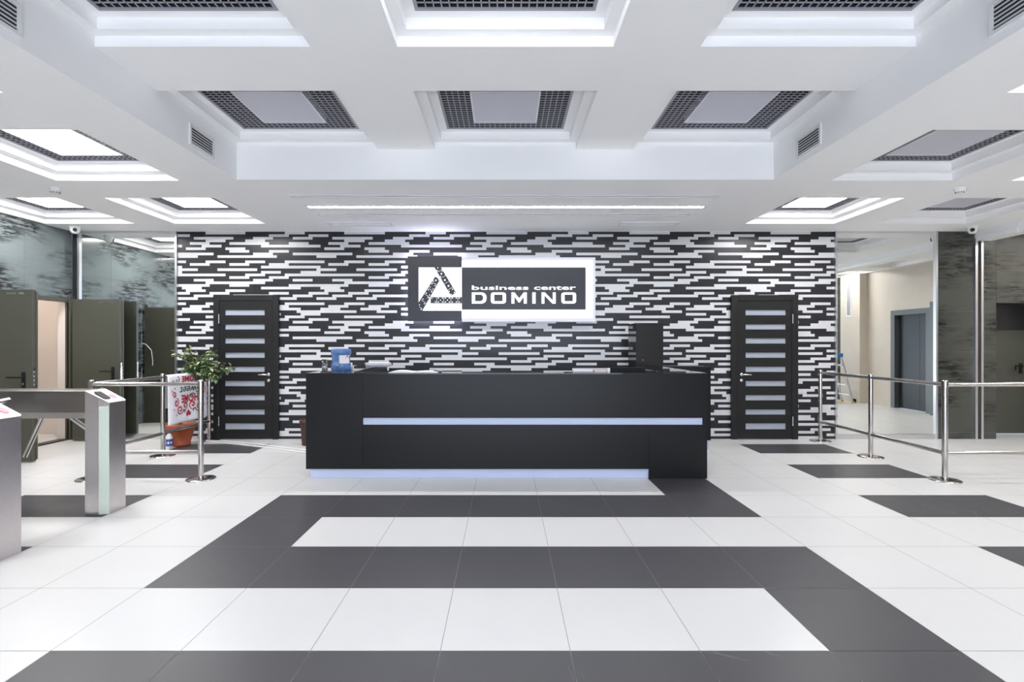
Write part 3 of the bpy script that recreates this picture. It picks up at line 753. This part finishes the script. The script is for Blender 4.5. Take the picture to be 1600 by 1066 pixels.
def loop_glyph(mb, outer, inner):
    """frame between two outlines with the same number of points"""
    y0, y1 = SY-.016, SY-.009
    O = [SP(*L5(*p)) for p in outer]; I = [SP(*L5(*p)) for p in inner]; n = len(O)
    vs = [(p[0], y0, p[2]) for p in O]+[(p[0], y0, p[2]) for p in I]+[(p[0], y1, p[2]) for p in O]+[(p[0], y1, p[2]) for p in I]
    fs = []
    for i in range(n):
        j = (i+1) % n; fs += [(i, j, n+j, n+i), (i, j, 2*n+j, 2*n+i), (n+i, n+j, 3*n+j, 3*n+i)]
    mb.add(vs, fs)
def letter(name, mb): mb.build(name, M['sign_text'], nm)
q = MB(); loop_glyph(q, rr(98, 297, 282, 437, 62, (0, 1, 1, 0)), rr(139, 325, 240, 407, 38, (0, 1, 1, 0))); letter('letter_d', q)
q = MB(); loop_glyph(q, rr(335, 297, 525, 437, 34), rr(378, 325, 482, 407, 5)); letter('letter_o', q)
q = MB()
for poly in ([(592, 437), (592, 297), (630, 297), (630, 437)], [(747, 437), (747, 297), (785, 297), (785, 437)], [(592, 297), (630, 297), (690, 372), (690, 422), (682, 422)], [(785, 297), (747, 297), (688, 372), (688, 422), (697, 422)]):
    spoly(q, [L5(*p) for p in poly], SY-.016, SY-.009)
letter('letter_m', q)
q = MB(); spoly(q, [L5(*p) for p in [(853, 297), (895, 297), (895, 437), (853, 437)]], SY-.016, SY-.009); letter('letter_i', q)
q = MB()
for poly in ([(968, 297), (1004, 297), (1004, 437), (968, 437)], [(1109, 297), (1145, 297), (1145, 437), (1109, 437)], [(968, 297), (1010, 297), (1145, 437), (1103, 437)]):
    spoly(q, [L5(*p) for p in poly], SY-.016, SY-.009)
letter('letter_n', q)
q = MB(); loop_glyph(q, rr(1215, 297, 1400, 437, 34), rr(1256, 325, 1358, 407, 5)); letter('letter_o', q)

def text_mesh(body, offset=0, shear=0, extrude=0):
    """outline of a word in the built-in font as (verts, faces), lying in XY"""
    cu = bpy.data.curves.new('word', 'FONT'); cu.body = body; cu.offset = offset; cu.shear = shear; cu.extrude = extrude; cu.resolution_u = 3
    ob = bpy.data.objects.new('word', cu); C.objects.link(ob)
    dg = bpy.context.evaluated_depsgraph_get(); dg.update()
    me = bpy.data.meshes.new_from_object(ob.evaluated_get(dg))
    vs = [v.co.copy() for v in me.vertices]; fs = [tuple(p.vertices) for p in me.polygons]
    bpy.data.objects.remove(ob); bpy.data.curves.remove(cu); bpy.data.meshes.remove(me)
    return vs, fs
def fit(vs, x0, x1, y0, y1):
    ax, bx = min(v.x for v in vs), max(v.x for v in vs); ay, by = min(v.y for v in vs), max(v.y for v in vs)
    return [((v.x-ax)/(bx-ax)*(x1-x0)+x0, (v.y-ay)/(by-ay)*(y1-y0)+y0, v.z) for v in vs]
for word, xa, xb, ztop in (('business', 98, 806, 212), ('center', 875, 1398, 217)):
    vs, fs = text_mesh(word, offset=.018, extrude=.5)
    a = SP(*L5(xa, 266)); b = SP(*L5(xb, ztop)); fv = fit(vs, a[0], b[0], a[2], b[2])
    q = MB(); q.add([(x, SY-.013-z*.006, zz) for (x, zz, z) in fv], fs); letter('word_'+word, q)

# ------------------------------------------------------------------ reception desk
DY = 5.317
dx0, dx1 = PX(478, DY), PX(1105, DY)
sx0, sx1 = PX(567, DY), PX(1098, DY); rx = PX(1014, DY)
zs1, zs0, zk = PZ(653.2, DY), PZ(664, DY), .10; ztop = 1.11
desk = thing('reception_desk', 'long black reception desk with pale blue strip in front of the mosaic wall', 'reception desk', (0, 6.0, 0))
q = MB(); q.box(dx0, sx0-.002, DY, DY+.05, zk, ztop-.012); q.build('end_panel', M['desk_black'], desk)
q = MB(); q.box(sx0, dx1, DY, DY+.05, zs1, ztop-.012); q.box(sx1, dx1, DY, DY+.05, zs0, zs1); q.build('upper_panel', M['desk_black'], desk)
q = MB(); q.box(sx0, rx-.001, DY, DY+.05, zk, zs0); q.build('lower_panel', M['desk_black'], desk)
q = MB(); q.box(rx+.001, dx1, DY, DY+.05, 0, zs0); q.build('corner_panel', M['desk_black'], desk)
q = MB(); q.box(sx0, sx1, DY+.012, DY+.05, zs0, zs1); q.build('front_strip', M['pale_blue'], desk)['label'] = 'pale blue strip along the front'
q = MB(); q.box(PX(485, DY+.02), rx, DY+.02, DY+.05, 0, zk); q.build('kick_panel', M['pale_blue'], desk)['label'] = 'pale blue kick panel'
q = MB(); q.box(dx0, dx1, DY, 5.575, ztop-.012, ztop); q.build('countertop', M['black_gloss'], desk)
q = MB(); q.box(dx0, -1.70, 5.575, 7.28, ztop-.012, ztop); q.build('wing_top', M['black_gloss'], desk)
q = MB(); q.box(1.71, 2.118, 5.575, 6.765, ztop-.012, ztop); q.build('wing_top', M['black_gloss'], desk)
q = MB(); q.box(dx0, dx0+.04, DY+.05, 7.28, zk, ztop-.012); q.box(-1.74, -1.70, 5.575, 7.28, 0, ztop-.012); q.box(dx0+.04, dx0+.06, DY+.06, 7.26, 0, zk, 1); q.build('wing_panel', [M['desk_black'], M['pale_blue']], desk)
q = MB(); q.box(2.078, 2.118, DY+.05, 6.765, 0, ztop-.012); q.box(1.71, 1.75, 5.575, 6.765, 0, ztop-.012); q.build('wing_panel', M['desk_black'], desk)
q = MB(); q.box(-1.70, 1.71, DY+.05, 5.575, .98, ztop-.012); q.build('inner_shelf', M['desk_black'], desk)
q = MB(); q.box(-1.70, 1.71, DY+.05, 6.10, .72, .75); q.build('worktop', M['desk_black'], desk)
tcb = thing('tall_cabinet', 'tall narrow glossy black cabinet behind the right end of the reception desk', 'cabinet', (1.94, 6.98, 0))
q = MB(); q.box(1.752, 2.118, 6.80, 7.2, 0, PZ(505, 6.78)); q.build('cabinet_body', M['black_gloss'], tcb)
q = MB(); q.box(1.752, 2.118, 6.775, 6.797, 1.55, PZ(505, 6.78)); q.box(1.752, 2.118, 6.775, 6.797, 1.16, 1.545); q.build('cabinet_door', M['black_gloss'], tcb)
q = MB(); q.tube([(1.84, 6.775, 1.20), (1.84, 6.762, 1.20)], .007, 8); q.build('cabinet_knob', M['chrome'], tcb)
lc = thing('low_cabinet', 'low black cabinet with pale blue kick beside the right end of the desk', 'cabinet', (2.43, 6.95, 0))
xlo = PX(1110.5, 6.76)
q = MB(); q.box(2.125, xlo, 6.76, 7.15, .125, ztop); q.build('cabinet_body', M['desk_black'], lc)
q = MB(); q.box(2.125, xlo-.015, 6.775, 7.15, 0, .125); q.build('kick_panel', M['pale_blue'], lc)

# things on and behind the desk
jy = 5.98; jx = PX(533, jy)
jug = thing('water_jug', 'large blue water jug with white label on the left of the desk', 'water jug', (jx, jy, ztop))
R_ = 15.2/790*jy
q = MB(); q.lathe([(R_*.90, 0), (R_*.97, .008), (R_, .03), (R_, .065), (R_*.90, .080), (R_*.90, .165), (R_*.92, .176), (R_, .190), (R_, .228), (R_*.95, .243), (R_*.86, .249), (.0001, .250)], (jx, jy, ztop), 36); q.build('jug_body', M['jug'], jug)
q = MB(); n = 10; a0, a1 = math.radians(-84), math.radians(-12); rl = R_*.915
vs = [(jx+rl*math.cos(a0+(a1-a0)*k/n), jy+rl*math.sin(a0+(a1-a0)*k/n), ztop+z) for k in range(n+1) for z in (.072, .178)]
q.add(vs, [(2*k, 2*k+2, 2*k+3, 2*k+1) for k in range(n)], 0)
q.add([(v[0]*1, v[1], v[2]) for v in []], [])
rl2 = rl+.001; a2, a3 = math.radians(-45), math.radians(-14)
vs = [(jx+rl2*math.cos(a2+(a3-a2)*k/6), jy+rl2*math.sin(a2+(a3-a2)*k/6), ztop+.130+.03*math.sin(PI*k/6)+dz) for k in range(7) for dz in (0, .012)]
q.add(vs, [(2*k, 2*k+2, 2*k+3, 2*k+1) for k in range(6)], 1); q.build('jug_label', [M['paper'], M['red_ink']], jug)
gy = 5.42; gx = PX(507.5, gy)
q = MB(); q.lathe([(.026, 0), (.029, .004), (.030, .06), (.033, .14), (.031, .14), (.028, .06), (.027, .008), (.0001, .008)], (gx, gy, ztop), 24)
tag(q.build('drinking_glass', M['clear']), 'clear empty tumbler at the left front corner of the desk', 'glass')
q = MB(); by = 6.05; bx_ = PX(549.5, by); q.box(bx_-.022, bx_+.022, by-.02, by+.02, ztop, ztop+.045)
tag(q.build('small_box', M['white_plastic'], bevel=.004), 'small white box beside the blue water jug', 'box')
def sheet_stack(name, x0, x1, y0, y1, z, n, label, m_=None, group=None, dz=.0035, jit=.012, bend=0):
    q = MB(); r_ = random.Random(name+label)
    for k in range(n):
        a, b = r_.uniform(-jit, jit), r_.uniform(-jit, jit)
        q.box(x0+a, x1+a, y0+b, y1+b, z+dz*k, z+dz*(k+.85))
    return tag(q.build(name, m_ or M['paper']), label, 'papers', group)
def book(x0, x1, y0, y1, z, hgt, label):
    """an open brochure: two pages that rise to a soft hump"""
    q = MB(); n = 10
    prof = [(x0+(x1-x0)*k/n, hgt*math.sin(PI*min(1, k/n*1.02))**.7*(1-.25*k/n)+.002) for k in range(n+1)]
    vs = [(x, y, z+h_) for x, h_ in prof for y in (y0, y1)]+[(x, y, z) for x, h_ in prof for y in (y0, y1)]
    b = 2*(n+1); fs = []
    for k in range(n):
        fs += [(2*k, 2*k+2, 2*k+3, 2*k+1), (b+2*k, b+2*k+1, b+2*k+3, b+2*k+2), (2*k, b+2*k, b+2*k+2, 2*k+2), (2*k+1, 2*k+3, b+2*k+3, b+2*k+1)]
    fs += [(0, 1, b+1, b), (2*n, b+2*n, b+2*n+1, 2*n+1)]
    q.add(vs, fs); return tag(q.build('brochure', M['paper']), label, 'brochure', 'brochures on the counter')
sheet_stack('paper_stack', PX(574, 6.75), PX(606, 6.75), 6.68, 6.95, ztop, 11, 'stack of white papers at the back of the left desk wing', dz=.005, jit=.02)
book(PX(609, 5.44), PX(648, 5.44), 5.36, 5.55, ztop, .022, 'white open brochure on the counter edge, left of the other brochure')
book(PX(650, 5.44), PX(684, 5.44), 5.36, 5.55, ztop, .016, 'white brochure on the counter edge, right of the open brochure')
q = MB(); q.tube([(PX(679, 5.46), 5.42, ztop+.020), (PX(690, 5.46), 5.46, ztop+.006)], .005, 8); tag(q.build('pen', M['rubber']), 'dark pen beside the brochures on the counter', 'pen')
sheet_stack('paper_pile', PX(896, 5.5), PX(925, 5.5), 5.44, 5.56, ztop, 4, 'small pile of white paper on the counter right of the middle', dz=.006, jit=.006)
sheet_stack('note_pad', PX(929, 5.42), PX(946, 5.42), 5.36, 5.46, ztop, 5, 'pinkish note pad on the counter right of the paper pile', M['pink_paper'], dz=.004, jit=.002)
q = MB(); q.box(PX(948.5, 5.5), PX(951.5, 5.5), 5.44, 5.50, ztop, ztop+.045); tag(q.build('card_holder', M['white_plastic']), 'small white card holder standing right of the note pad', 'card holder')
mon = thing('computer_monitor', 'black monitor behind the counter near the right desk wing', 'monitor', (1.42, 5.86, .75))
q = MB(); q.box(1.20, 1.62, 5.85, 5.875, .90, 1.145); q.build('monitor_screen', M['rubber'], mon, bevel=.004)
q = MB(); q.box(1.385, 1.435, 5.86, 5.88, .76, .92); q.box(1.31, 1.51, 5.80, 5.96, .75, .762); q.build('monitor_stand', M['rubber'], mon)
# waste basket left behind the desk
wx, wy = PX(480.5, 7.08), 7.08
bn = thing('waste_basket', 'dark brown waste basket behind the left end of the desk', 'waste bin', (wx, wy, 0))
q = MB(); q.lathe([(.075, 0), (.095, .32), (.105, .345), (.098, .35), (.088, .32), (.07, .012), (.0001, .012)], (wx, wy, 0), 24); q.build('basket_body', M['bin'], bn)
q = MB(); q.lathe([(.098, .30), (.110, .32), (.110, .36), (.098, .36), (.094, .32)], (wx, wy, 0), 24); q.build('basket_rim', M['bin'], bn)

# ------------------------------------------------------------------ barriers
def barrier(label, loc, posts, rails):
    t = thing('crowd_barrier', label, 'barrier', loc)
    for (x, y) in posts:
        p_ = MB(); p_.tube([(x, y, .012), (x, y, 1.03)], .0255, 20); p_.lathe([(.0255, 1.03), (.022, 1.037), (.0001, 1.040)], (x, y, 0), 20)
        po = p_.build('post', M['steel_post'], t)
        b_ = MB(); b_.lathe([(.142, 0), (.142, .006), (.132, .011), (.045, .014), (.0001, .014)], (x, y, 0), 36); b_.build('base_plate', M['steel_post'], po)
        for z in (.282, .995):
            c_ = MB(); c_.tube([(x, y, z-.03), (x, y, z+.03)], .030, 20); c_.build('collar', M['steel_post'], po)
    for (x0, y0, x1, y1) in rails:
        for z in (.282, .995):
            r_ = MB(); r_.tube([(x0, y0, z), (x1, y1, z)], .021, 16); r_.build('rail', M['steel_post'], t)
    return t
XLb = -4.335
barrier('stainless steel barrier with four posts at the left, a white towel over its rail', (XLb, 6.3, 0), [(-3.19, 5.30), (XLb, 5.30), (XLb, 6.40), (XLb-.01, 7.42)],
        [(-3.19, 5.30, XLb, 5.30), (XLb, 5.30, XLb, 6.40), (XLb, 6.40, XLb-.01, 7.42)])
XRb = 4.575
barrier('stainless steel barrier with rails running in front of the right mirror', (XRb, 6.3, 0), [(XRb-.01, 5.25), (XRb, 6.33), (XRb+.01, 7.36), (6.2, 5.25)],
        [(XRb-.01, 5.25, XRb, 6.33), (XRb, 6.33, XRb+.01, 7.36), (XRb-.01, 5.25, 6.2, 5.25)])

# ------------------------------------------------------------------ turnstiles
def turnstile(label):
    xc = -3.48; x1 = -3.293; y0, y1 = 4.186, 4.40
    t = thing('turnstile', label, 'turnstile', (-3.9, 4.29, 0), 'tripod turnstiles')
    # column with a sloping top
    q = MB(); zt = 1.028; zr = .928
    foot = [(xc, y0), (-3.366, y0), (-3.366, y0+.004), (x1, y0+.018), (x1, y1-.015), (x1-.015, y1), (xc, y1)]
    def top(x): return zt if x <= xc+.02 else zt-(x-xc-.02)/(x1-xc-.02)*(zt-zr)
    n = len(foot); vs = [(x, y, 0) for x, y in foot]+[(x, y, top(x)) for x, y in foot]
    q.add(vs, [tuple(range(n))[::-1], tuple(range(n, 2*n))]+[(i, (i+1) % n, n+(i+1) % n, n+i) for i in range(n)]); q.build('column', M['steel'], t)
    q = MB(); q.prism([(-3.364, y0-.002), (x1+.001, y0+.013), (x1+.001, y0+.018), (-3.364, y0+.004)], 'z', .004, .90); q.build('glass_insert', M['pale_glass'], t)
    # cross body
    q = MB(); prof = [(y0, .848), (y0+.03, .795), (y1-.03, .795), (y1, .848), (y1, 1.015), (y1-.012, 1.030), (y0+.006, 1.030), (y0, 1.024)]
    q.prism(prof, 'x', xc-1.25, xc-.001); q.build('housing', M['steel_shaded'], t)
    q = MB(); q.box(xc-1.44, xc-1.251, y0, y1, 0, 1.028); q.build('column', M['steel'], t)
    q = MB(); sl = (zr-zt)/(x1-xc-.02)
    def on(x, y, d_): return (x, y, top(x)+d_)
    pr = [(-3.435, y0+.035), (-3.350, y0+.025), (-3.335, y0+.035), (-3.335, y0+.085), (-3.35, y0+.10), (-3.43, y0+.10)]
    vs = [on(x, y, -.001) for x, y in pr]+[on(x, y, .006) for x, y in pr]; n = len(pr)
    q.add(vs, [tuple(range(n))[::-1], tuple(range(n, 2*n))]+[(i, (i+1) % n, n+(i+1) % n, n+i) for i in range(n)]); q.build('card_reader', M['rubber'], t)
    q = MB(); pr = [(-3.365+.030*math.cos(2*PI*k/16), y0+.150+.024*math.sin(2*PI*k/16)) for k in range(16)]
    vs = [on(x, y, .0) for x, y in pr]+[on(x, y, .003) for x, y in pr]; n = 16
    q.add(vs, [tuple(range(n))[::-1], tuple(range(n, 2*n))]+[(i, (i+1) % n, n+(i+1) % n, n+i) for i in range(n)]); q.build('indicator', M['red_light'], t)['label'] = 'red lit indicator'
    hub = Vector((-4.03, y1+.02, .915))
    q = MB(); q.tube([(hub.x, y1-.002, hub.z), (hub.x, y1+.075, hub.z-.02)], [.075, .055], 20); q.build('tripod_hub', M['steel_post'], t)
    for dx, dy, dz in ((-.33, .12, -.51), (.40, .10, -.36), (.02, .56, .06)):
        q = MB(); a = hub+Vector((0, .05, -.01)); q.tube([a, a+Vector((dx, dy, dz))], .019, 14); q.build('arm', M['steel_post'], t)
    return t
ts = turnstile('stainless turnstile with tripod arms standing in front of the left barrier')
t2 = copy_tree(ts); t2.location = (-3.9, 4.29-.945, 0); t2['label'] = 'nearer stainless turnstile cut by the left edge of the photo'

# ------------------------------------------------------------------ towel over the rail
tw = thing('towel', 'white towel with red HOME Sweet HOME print hung over the left barrier rail', 'towel', (XLb, 6.85, .37))
ty0, ty1 = 6.455, 7.295; rr_ = .0245; zr_ = .995
def tmap(s, tt, off=0):
    """s along the rail, tt down the near side from the crest (negative: far side)"""
    y = ty0+(ty1-ty0)*s; x0 = XLb; R = rr_+off; q = PI/2*rr_
    wav = .010*math.sin(s*9+.6)*min(1, abs(tt)/.5)+.006*math.sin(s*21)*min(1, abs(tt)/.6)
    if abs(tt) <= q:
        a = tt/rr_; return (x0+R*math.sin(a), y, zr_+R*math.cos(a))
    if tt > 0: return (x0+R+wav+.004*min(1, tt), y, zr_-(tt-q))
    return (x0-R-wav, y, zr_+(tt+q))
LT = .665
q = MB(); ns = 30; nt_ = 44
ts_ = [-.45+(LT+.45)*k/nt_ for k in range(nt_+1)]
vs = [tmap(i/ns, t_, 0) for t_ in ts_ for i in range(ns+1)]
q.add(vs, [(k*(ns+1)+i, k*(ns+1)+i+1, (k+1)*(ns+1)+i+1, (k+1)*(ns+1)+i) for k in range(nt_) for i in range(ns)], 0, True)
cl = q.build('cloth', M['towel'], tw); sd = cl.modifiers.new('thick', 'SOLIDIFY'); sd.thickness = .004; sd.offset = 1
def T(y, z): return tmap((y-ty0)/(ty1-ty0), (zr_-z)+PI/2*rr_, .0062)
ink = {'r': MB(), 'g': MB()}
INK = {'r': M['red_ink'], 'g': M['green_ink']}
TONE = {'r': 'red', 'g': 'green'}
def piece(name, k, pts=None, mb=None):
    mb = mb or MB()
    if pts: mb.add([T(*p) for p in pts], [tuple(range(len(pts)))])
    mb.build(TONE[k]+'_'+name, INK[k], cl)
def tstroke(k, pts, w=.006):
    mb = ink[k]
    L = []
    for i, p in enumerate(pts):
        a = pts[max(0, i-1)]; b = pts[min(len(pts)-1, i+1)]; dx, dy = b[0]-a[0], b[1]-a[1]; l = math.hypot(dx, dy) or 1
        ww = w*(.45+.55*math.sin(PI*(i+.5)/len(pts))); L.append(((p[0]-dy/l*ww, p[1]+dx/l*ww), (p[0]+dy/l*ww, p[1]-dx/l*ww)))
    vs = [T(*c) for pr in L for c in pr]; mb.add(vs, [(2*i, 2*i+1, 2*i+3, 2*i+2) for i in range(len(L)-1)])
def tpoly(k, pts): ink[k].add([T(*p) for p in pts], [tuple(range(len(pts)))])
def spiral(k, cy, cz, r, turns, ph, sgn=1, w=.0105):
    pts = [(cy+sgn*(r*(1-i/26))*math.cos(ph+turns*2*PI*i/26), cz+(r*(1-i/26))*math.sin(ph+turns*2*PI*i/26)) for i in range(25)]
    tstroke(k, pts, w)
def heart(k, cy, cz, r, up=1):
    piece('heart', k, [(cy+r*.062*16*math.sin(a)**3, cz+up*r*.062*(13*math.cos(a)-5*math.cos(2*a)-2*math.cos(3*a)-math.cos(4*a))) for a in [2*PI*i/28 for i in range(28)]])
def tword(k, body, yc, wid, z0, z1, off=.02, shear=0):
    vs, fs = text_mesh(body, offset=off, shear=shear)
    fv = fit(vs, 0, 1, 0, 1)                     # turned upside down: the towel hangs from its lower edge
    mb = MB(); mb.add([T(yc+wid/2-wid*v[0], z1-(z1-z0)*v[1]) for v in fv], [f[::-1] for f in fs]); piece('lettering', k, mb=mb)
yc = 6.885
tword('r', 'HOME', yc+.02, .36, .905, .985, .03)
tword('g', 'Sweet', yc+.02, .44, .740, .845, .012, .25)
tword('r', 'HOME', yc+.01, .35, .628, .735, .03)
spiral('g', yc+.07, .70, .052, 1.0, 0, 1, .008)
for s_ in (-1, 1):
    spiral('g', yc+s_*.25, .935, .055, 1.1, PI/2, s_, .009)
    heart('r', yc+s_*.335, .905, .042, -1)
    spiral('r', yc+s_*.27, .645, .060, 1.6, PI/2, s_); spiral('r', yc+s_*.19, .545, .068, 1.7, PI, s_, .0105); spiral('r', yc+s_*.075, .585, .060, 1.4, -PI/2, -s_, .0105)
    spiral('r', yc+s_*.315, .745, .045, 1.4, 0, s_); spiral('g', yc+s_*.10, .505, .035, .8, 0, s_, .009)
    for (dy, dz) in ((.36, .80), (.30, .83), (.33, .56), (.27, .48), (.05, .63)):
        y_, z_ = yc+s_*dy, dz; r0 = .018
        tpoly('r' if dy > .3 else 'g', [(y_+r0*(1 if i % 2 == 0 else .42)*math.sin(PI*i/5), z_+r0*(1 if i % 2 == 0 else .42)*math.cos(PI*i/5)) for i in range(10)])
heart('r', yc, .478, .050, -1)
ink['r'].build('red_scrollwork', M['red_ink'], cl); ink['g'].build('green_scrollwork', M['green_ink'], cl)

# ------------------------------------------------------------------ potted plant, bottle, floor cables
ppx, ppy = -4.545, 7.06
pt = thing('potted_ficus', 'leafy ficus in a terracotta pot behind the left barrier', 'potted plant', (ppx, ppy, 0))
ps = .86
def sc_(pr): return [(r*ps, z) for r, z in pr]
q = MB(); q.lathe(sc_([(.140, 0), (.155, .012), (.155, .028), (.148, .034), (.213, .23), (.222, .235), (.245, .255), (.250, .300), (.238, .312), (.222, .300), (.205, .255), (.0001, .255)]), (ppx, ppy, 0), 40); q.build('pot', M['terracotta'], pt)
q = MB(); q.lathe(sc_([(.0001, .272), (.206, .266)]), (ppx, ppy, 0), 30); q.build('soil', M['soil'], pt)
q = MB(); q.tube([(ppx, ppy, .26), (ppx+.06, ppy+.01, .6), (ppx+.20, ppy-.01, .95), (ppx+.38, ppy-.02, 1.20)], [.022, .019, .016, .010], 10)
q.tube([(ppx+.02, ppy, .26), (ppx-.02, ppy-.03, .7), (ppx+.12, ppy-.04, 1.10), (ppx+.26, ppy-.03, 1.34)], [.018, .016, .012, .007], 10)
br = []
for k in range(34):
    a = Vector((ppx+random.uniform(.16, .46), ppy-.02, random.uniform(1.0, 1.24))); an = random.uniform(0, 2*PI); ln = random.uniform(.14, .33)
    b = a+Vector((math.cos(an)*ln, math.sin(an)*ln*.6, random.uniform(-.12, .16))); b.x = max(b.x, ppx+.07); b.z = min(b.z, 1.38); b.y = min(b.y, 7.34)
    q.tube([a, a.lerp(b, .5)+Vector((0, 0, .03)), b], [.006, .004, .002], 6); br.append((a, b))
q.build('stem', M['bark'], pt)
def leaf(mb, base, dr, ln, wd):
    dr = dr.normalized(); sd_ = dr.cross(Vector((random.uniform(-.4, .4), random.uniform(-.4, .4), 1))).normalized(); up = sd_.cross(dr)
    pts = []
    for f_, w_, u_ in ((0, .05, 0), (.3, .9, .10), (.6, .85, .08), (1, 0.02, -.12)):
        c = base+dr*ln*f_+up*ln*u_; pts += [c-sd_*wd*w_-up*wd*w_*.25, c, c+sd_*wd*w_-up*wd*w_*.25]
    fs = []
    for i in range(3): fs += [(3*i, 3*i+1, 3*i+4, 3*i+3), (3*i+1, 3*i+2, 3*i+5, 3*i+4)]
    mb.add(pts, fs, 1 if random.random() < .36 else 0, True)
q = MB()
for a, b in br:
    for k in range(36):
        f_ = random.uniform(.2, 1.05); base = a.lerp(b, f_)+Vector((random.uniform(-.03, .03), random.uniform(-.03, .03), random.uniform(-.02, .04)))
        if base.y > 7.42: continue
        dr = (b-a).normalized()*.5+Vector((random.uniform(-1, 1), random.uniform(-1, .5), random.uniform(-1.1, .5)))
        if base.y+dr.normalized().y*.07 > 7.44: dr.y = -abs(dr.y)
        leaf(q, base, dr, random.uniform(.05, .088), random.uniform(.013, .021))
q.build('foliage', [M['leaf'], M['leaf_pale']], pt)
bx_, by_ = PX(264.5, 6.80), 6.80
bo = thing('spray_bottle', 'white and blue cleaning bottle on the floor beside the terracotta pot', 'bottle', (bx_, by_, 0))
q = MB(); q.lathe([(.036, 0), (.041, .006), (.041, .15), (.030, .185), (.015, .21), (.014, .225)], (bx_, by_, 0), 20); q.build('bottle_body', M['white_plastic'], bo)
q = MB(); q.lathe([(.0415, .045), (.0415, .075), (.0418, .075), (.0418, .045)], (bx_, by_, 0), 20); q.lathe([(.0415, .105), (.0415, .140), (.0418, .140), (.0418, .105)], (bx_, by_, 0), 20)
for k in range(4):
    a = math.radians(-140+45*k); q.box(bx_+.041*math.cos(a)-.006, bx_+.041*math.cos(a)+.006, by_+.041*math.sin(a)-.003, by_+.041*math.sin(a)+.003, .075, .105)
q.build('bottle_label', M['blue_ink'], bo)
q = MB(); q.lathe([(.018, .222), (.020, .226), (.020, .262), (.0001, .266)], (bx_, by_, 0), 16); q.build('bottle_cap', M['blue_ink'], bo)
def floor_pt(px, py): Y = F*H/(py-CY); return Vector((PX(px, Y), Y, .012))
for nm_, lab, pts in (('floor_cable', 'upper white cable on the floor running from the left barrier to the desk', [(322, 689.8), (360, 691.8), (400, 695.6), (440, 700.3), (482, 705.5)]),
                     ('floor_cable', 'lower white cable on the floor running from the left barrier to the desk', [(322, 691.8), (360, 694.6), (400, 698.8), (440, 703.6), (482, 709.2)])):
    q = MB(); fp = [floor_pt(*p) for p in pts]; q.tube(fp, .012, 8)
    tag(q.build(nm_, M['white_plastic']), lab, 'cable', 'white cables on the floor')
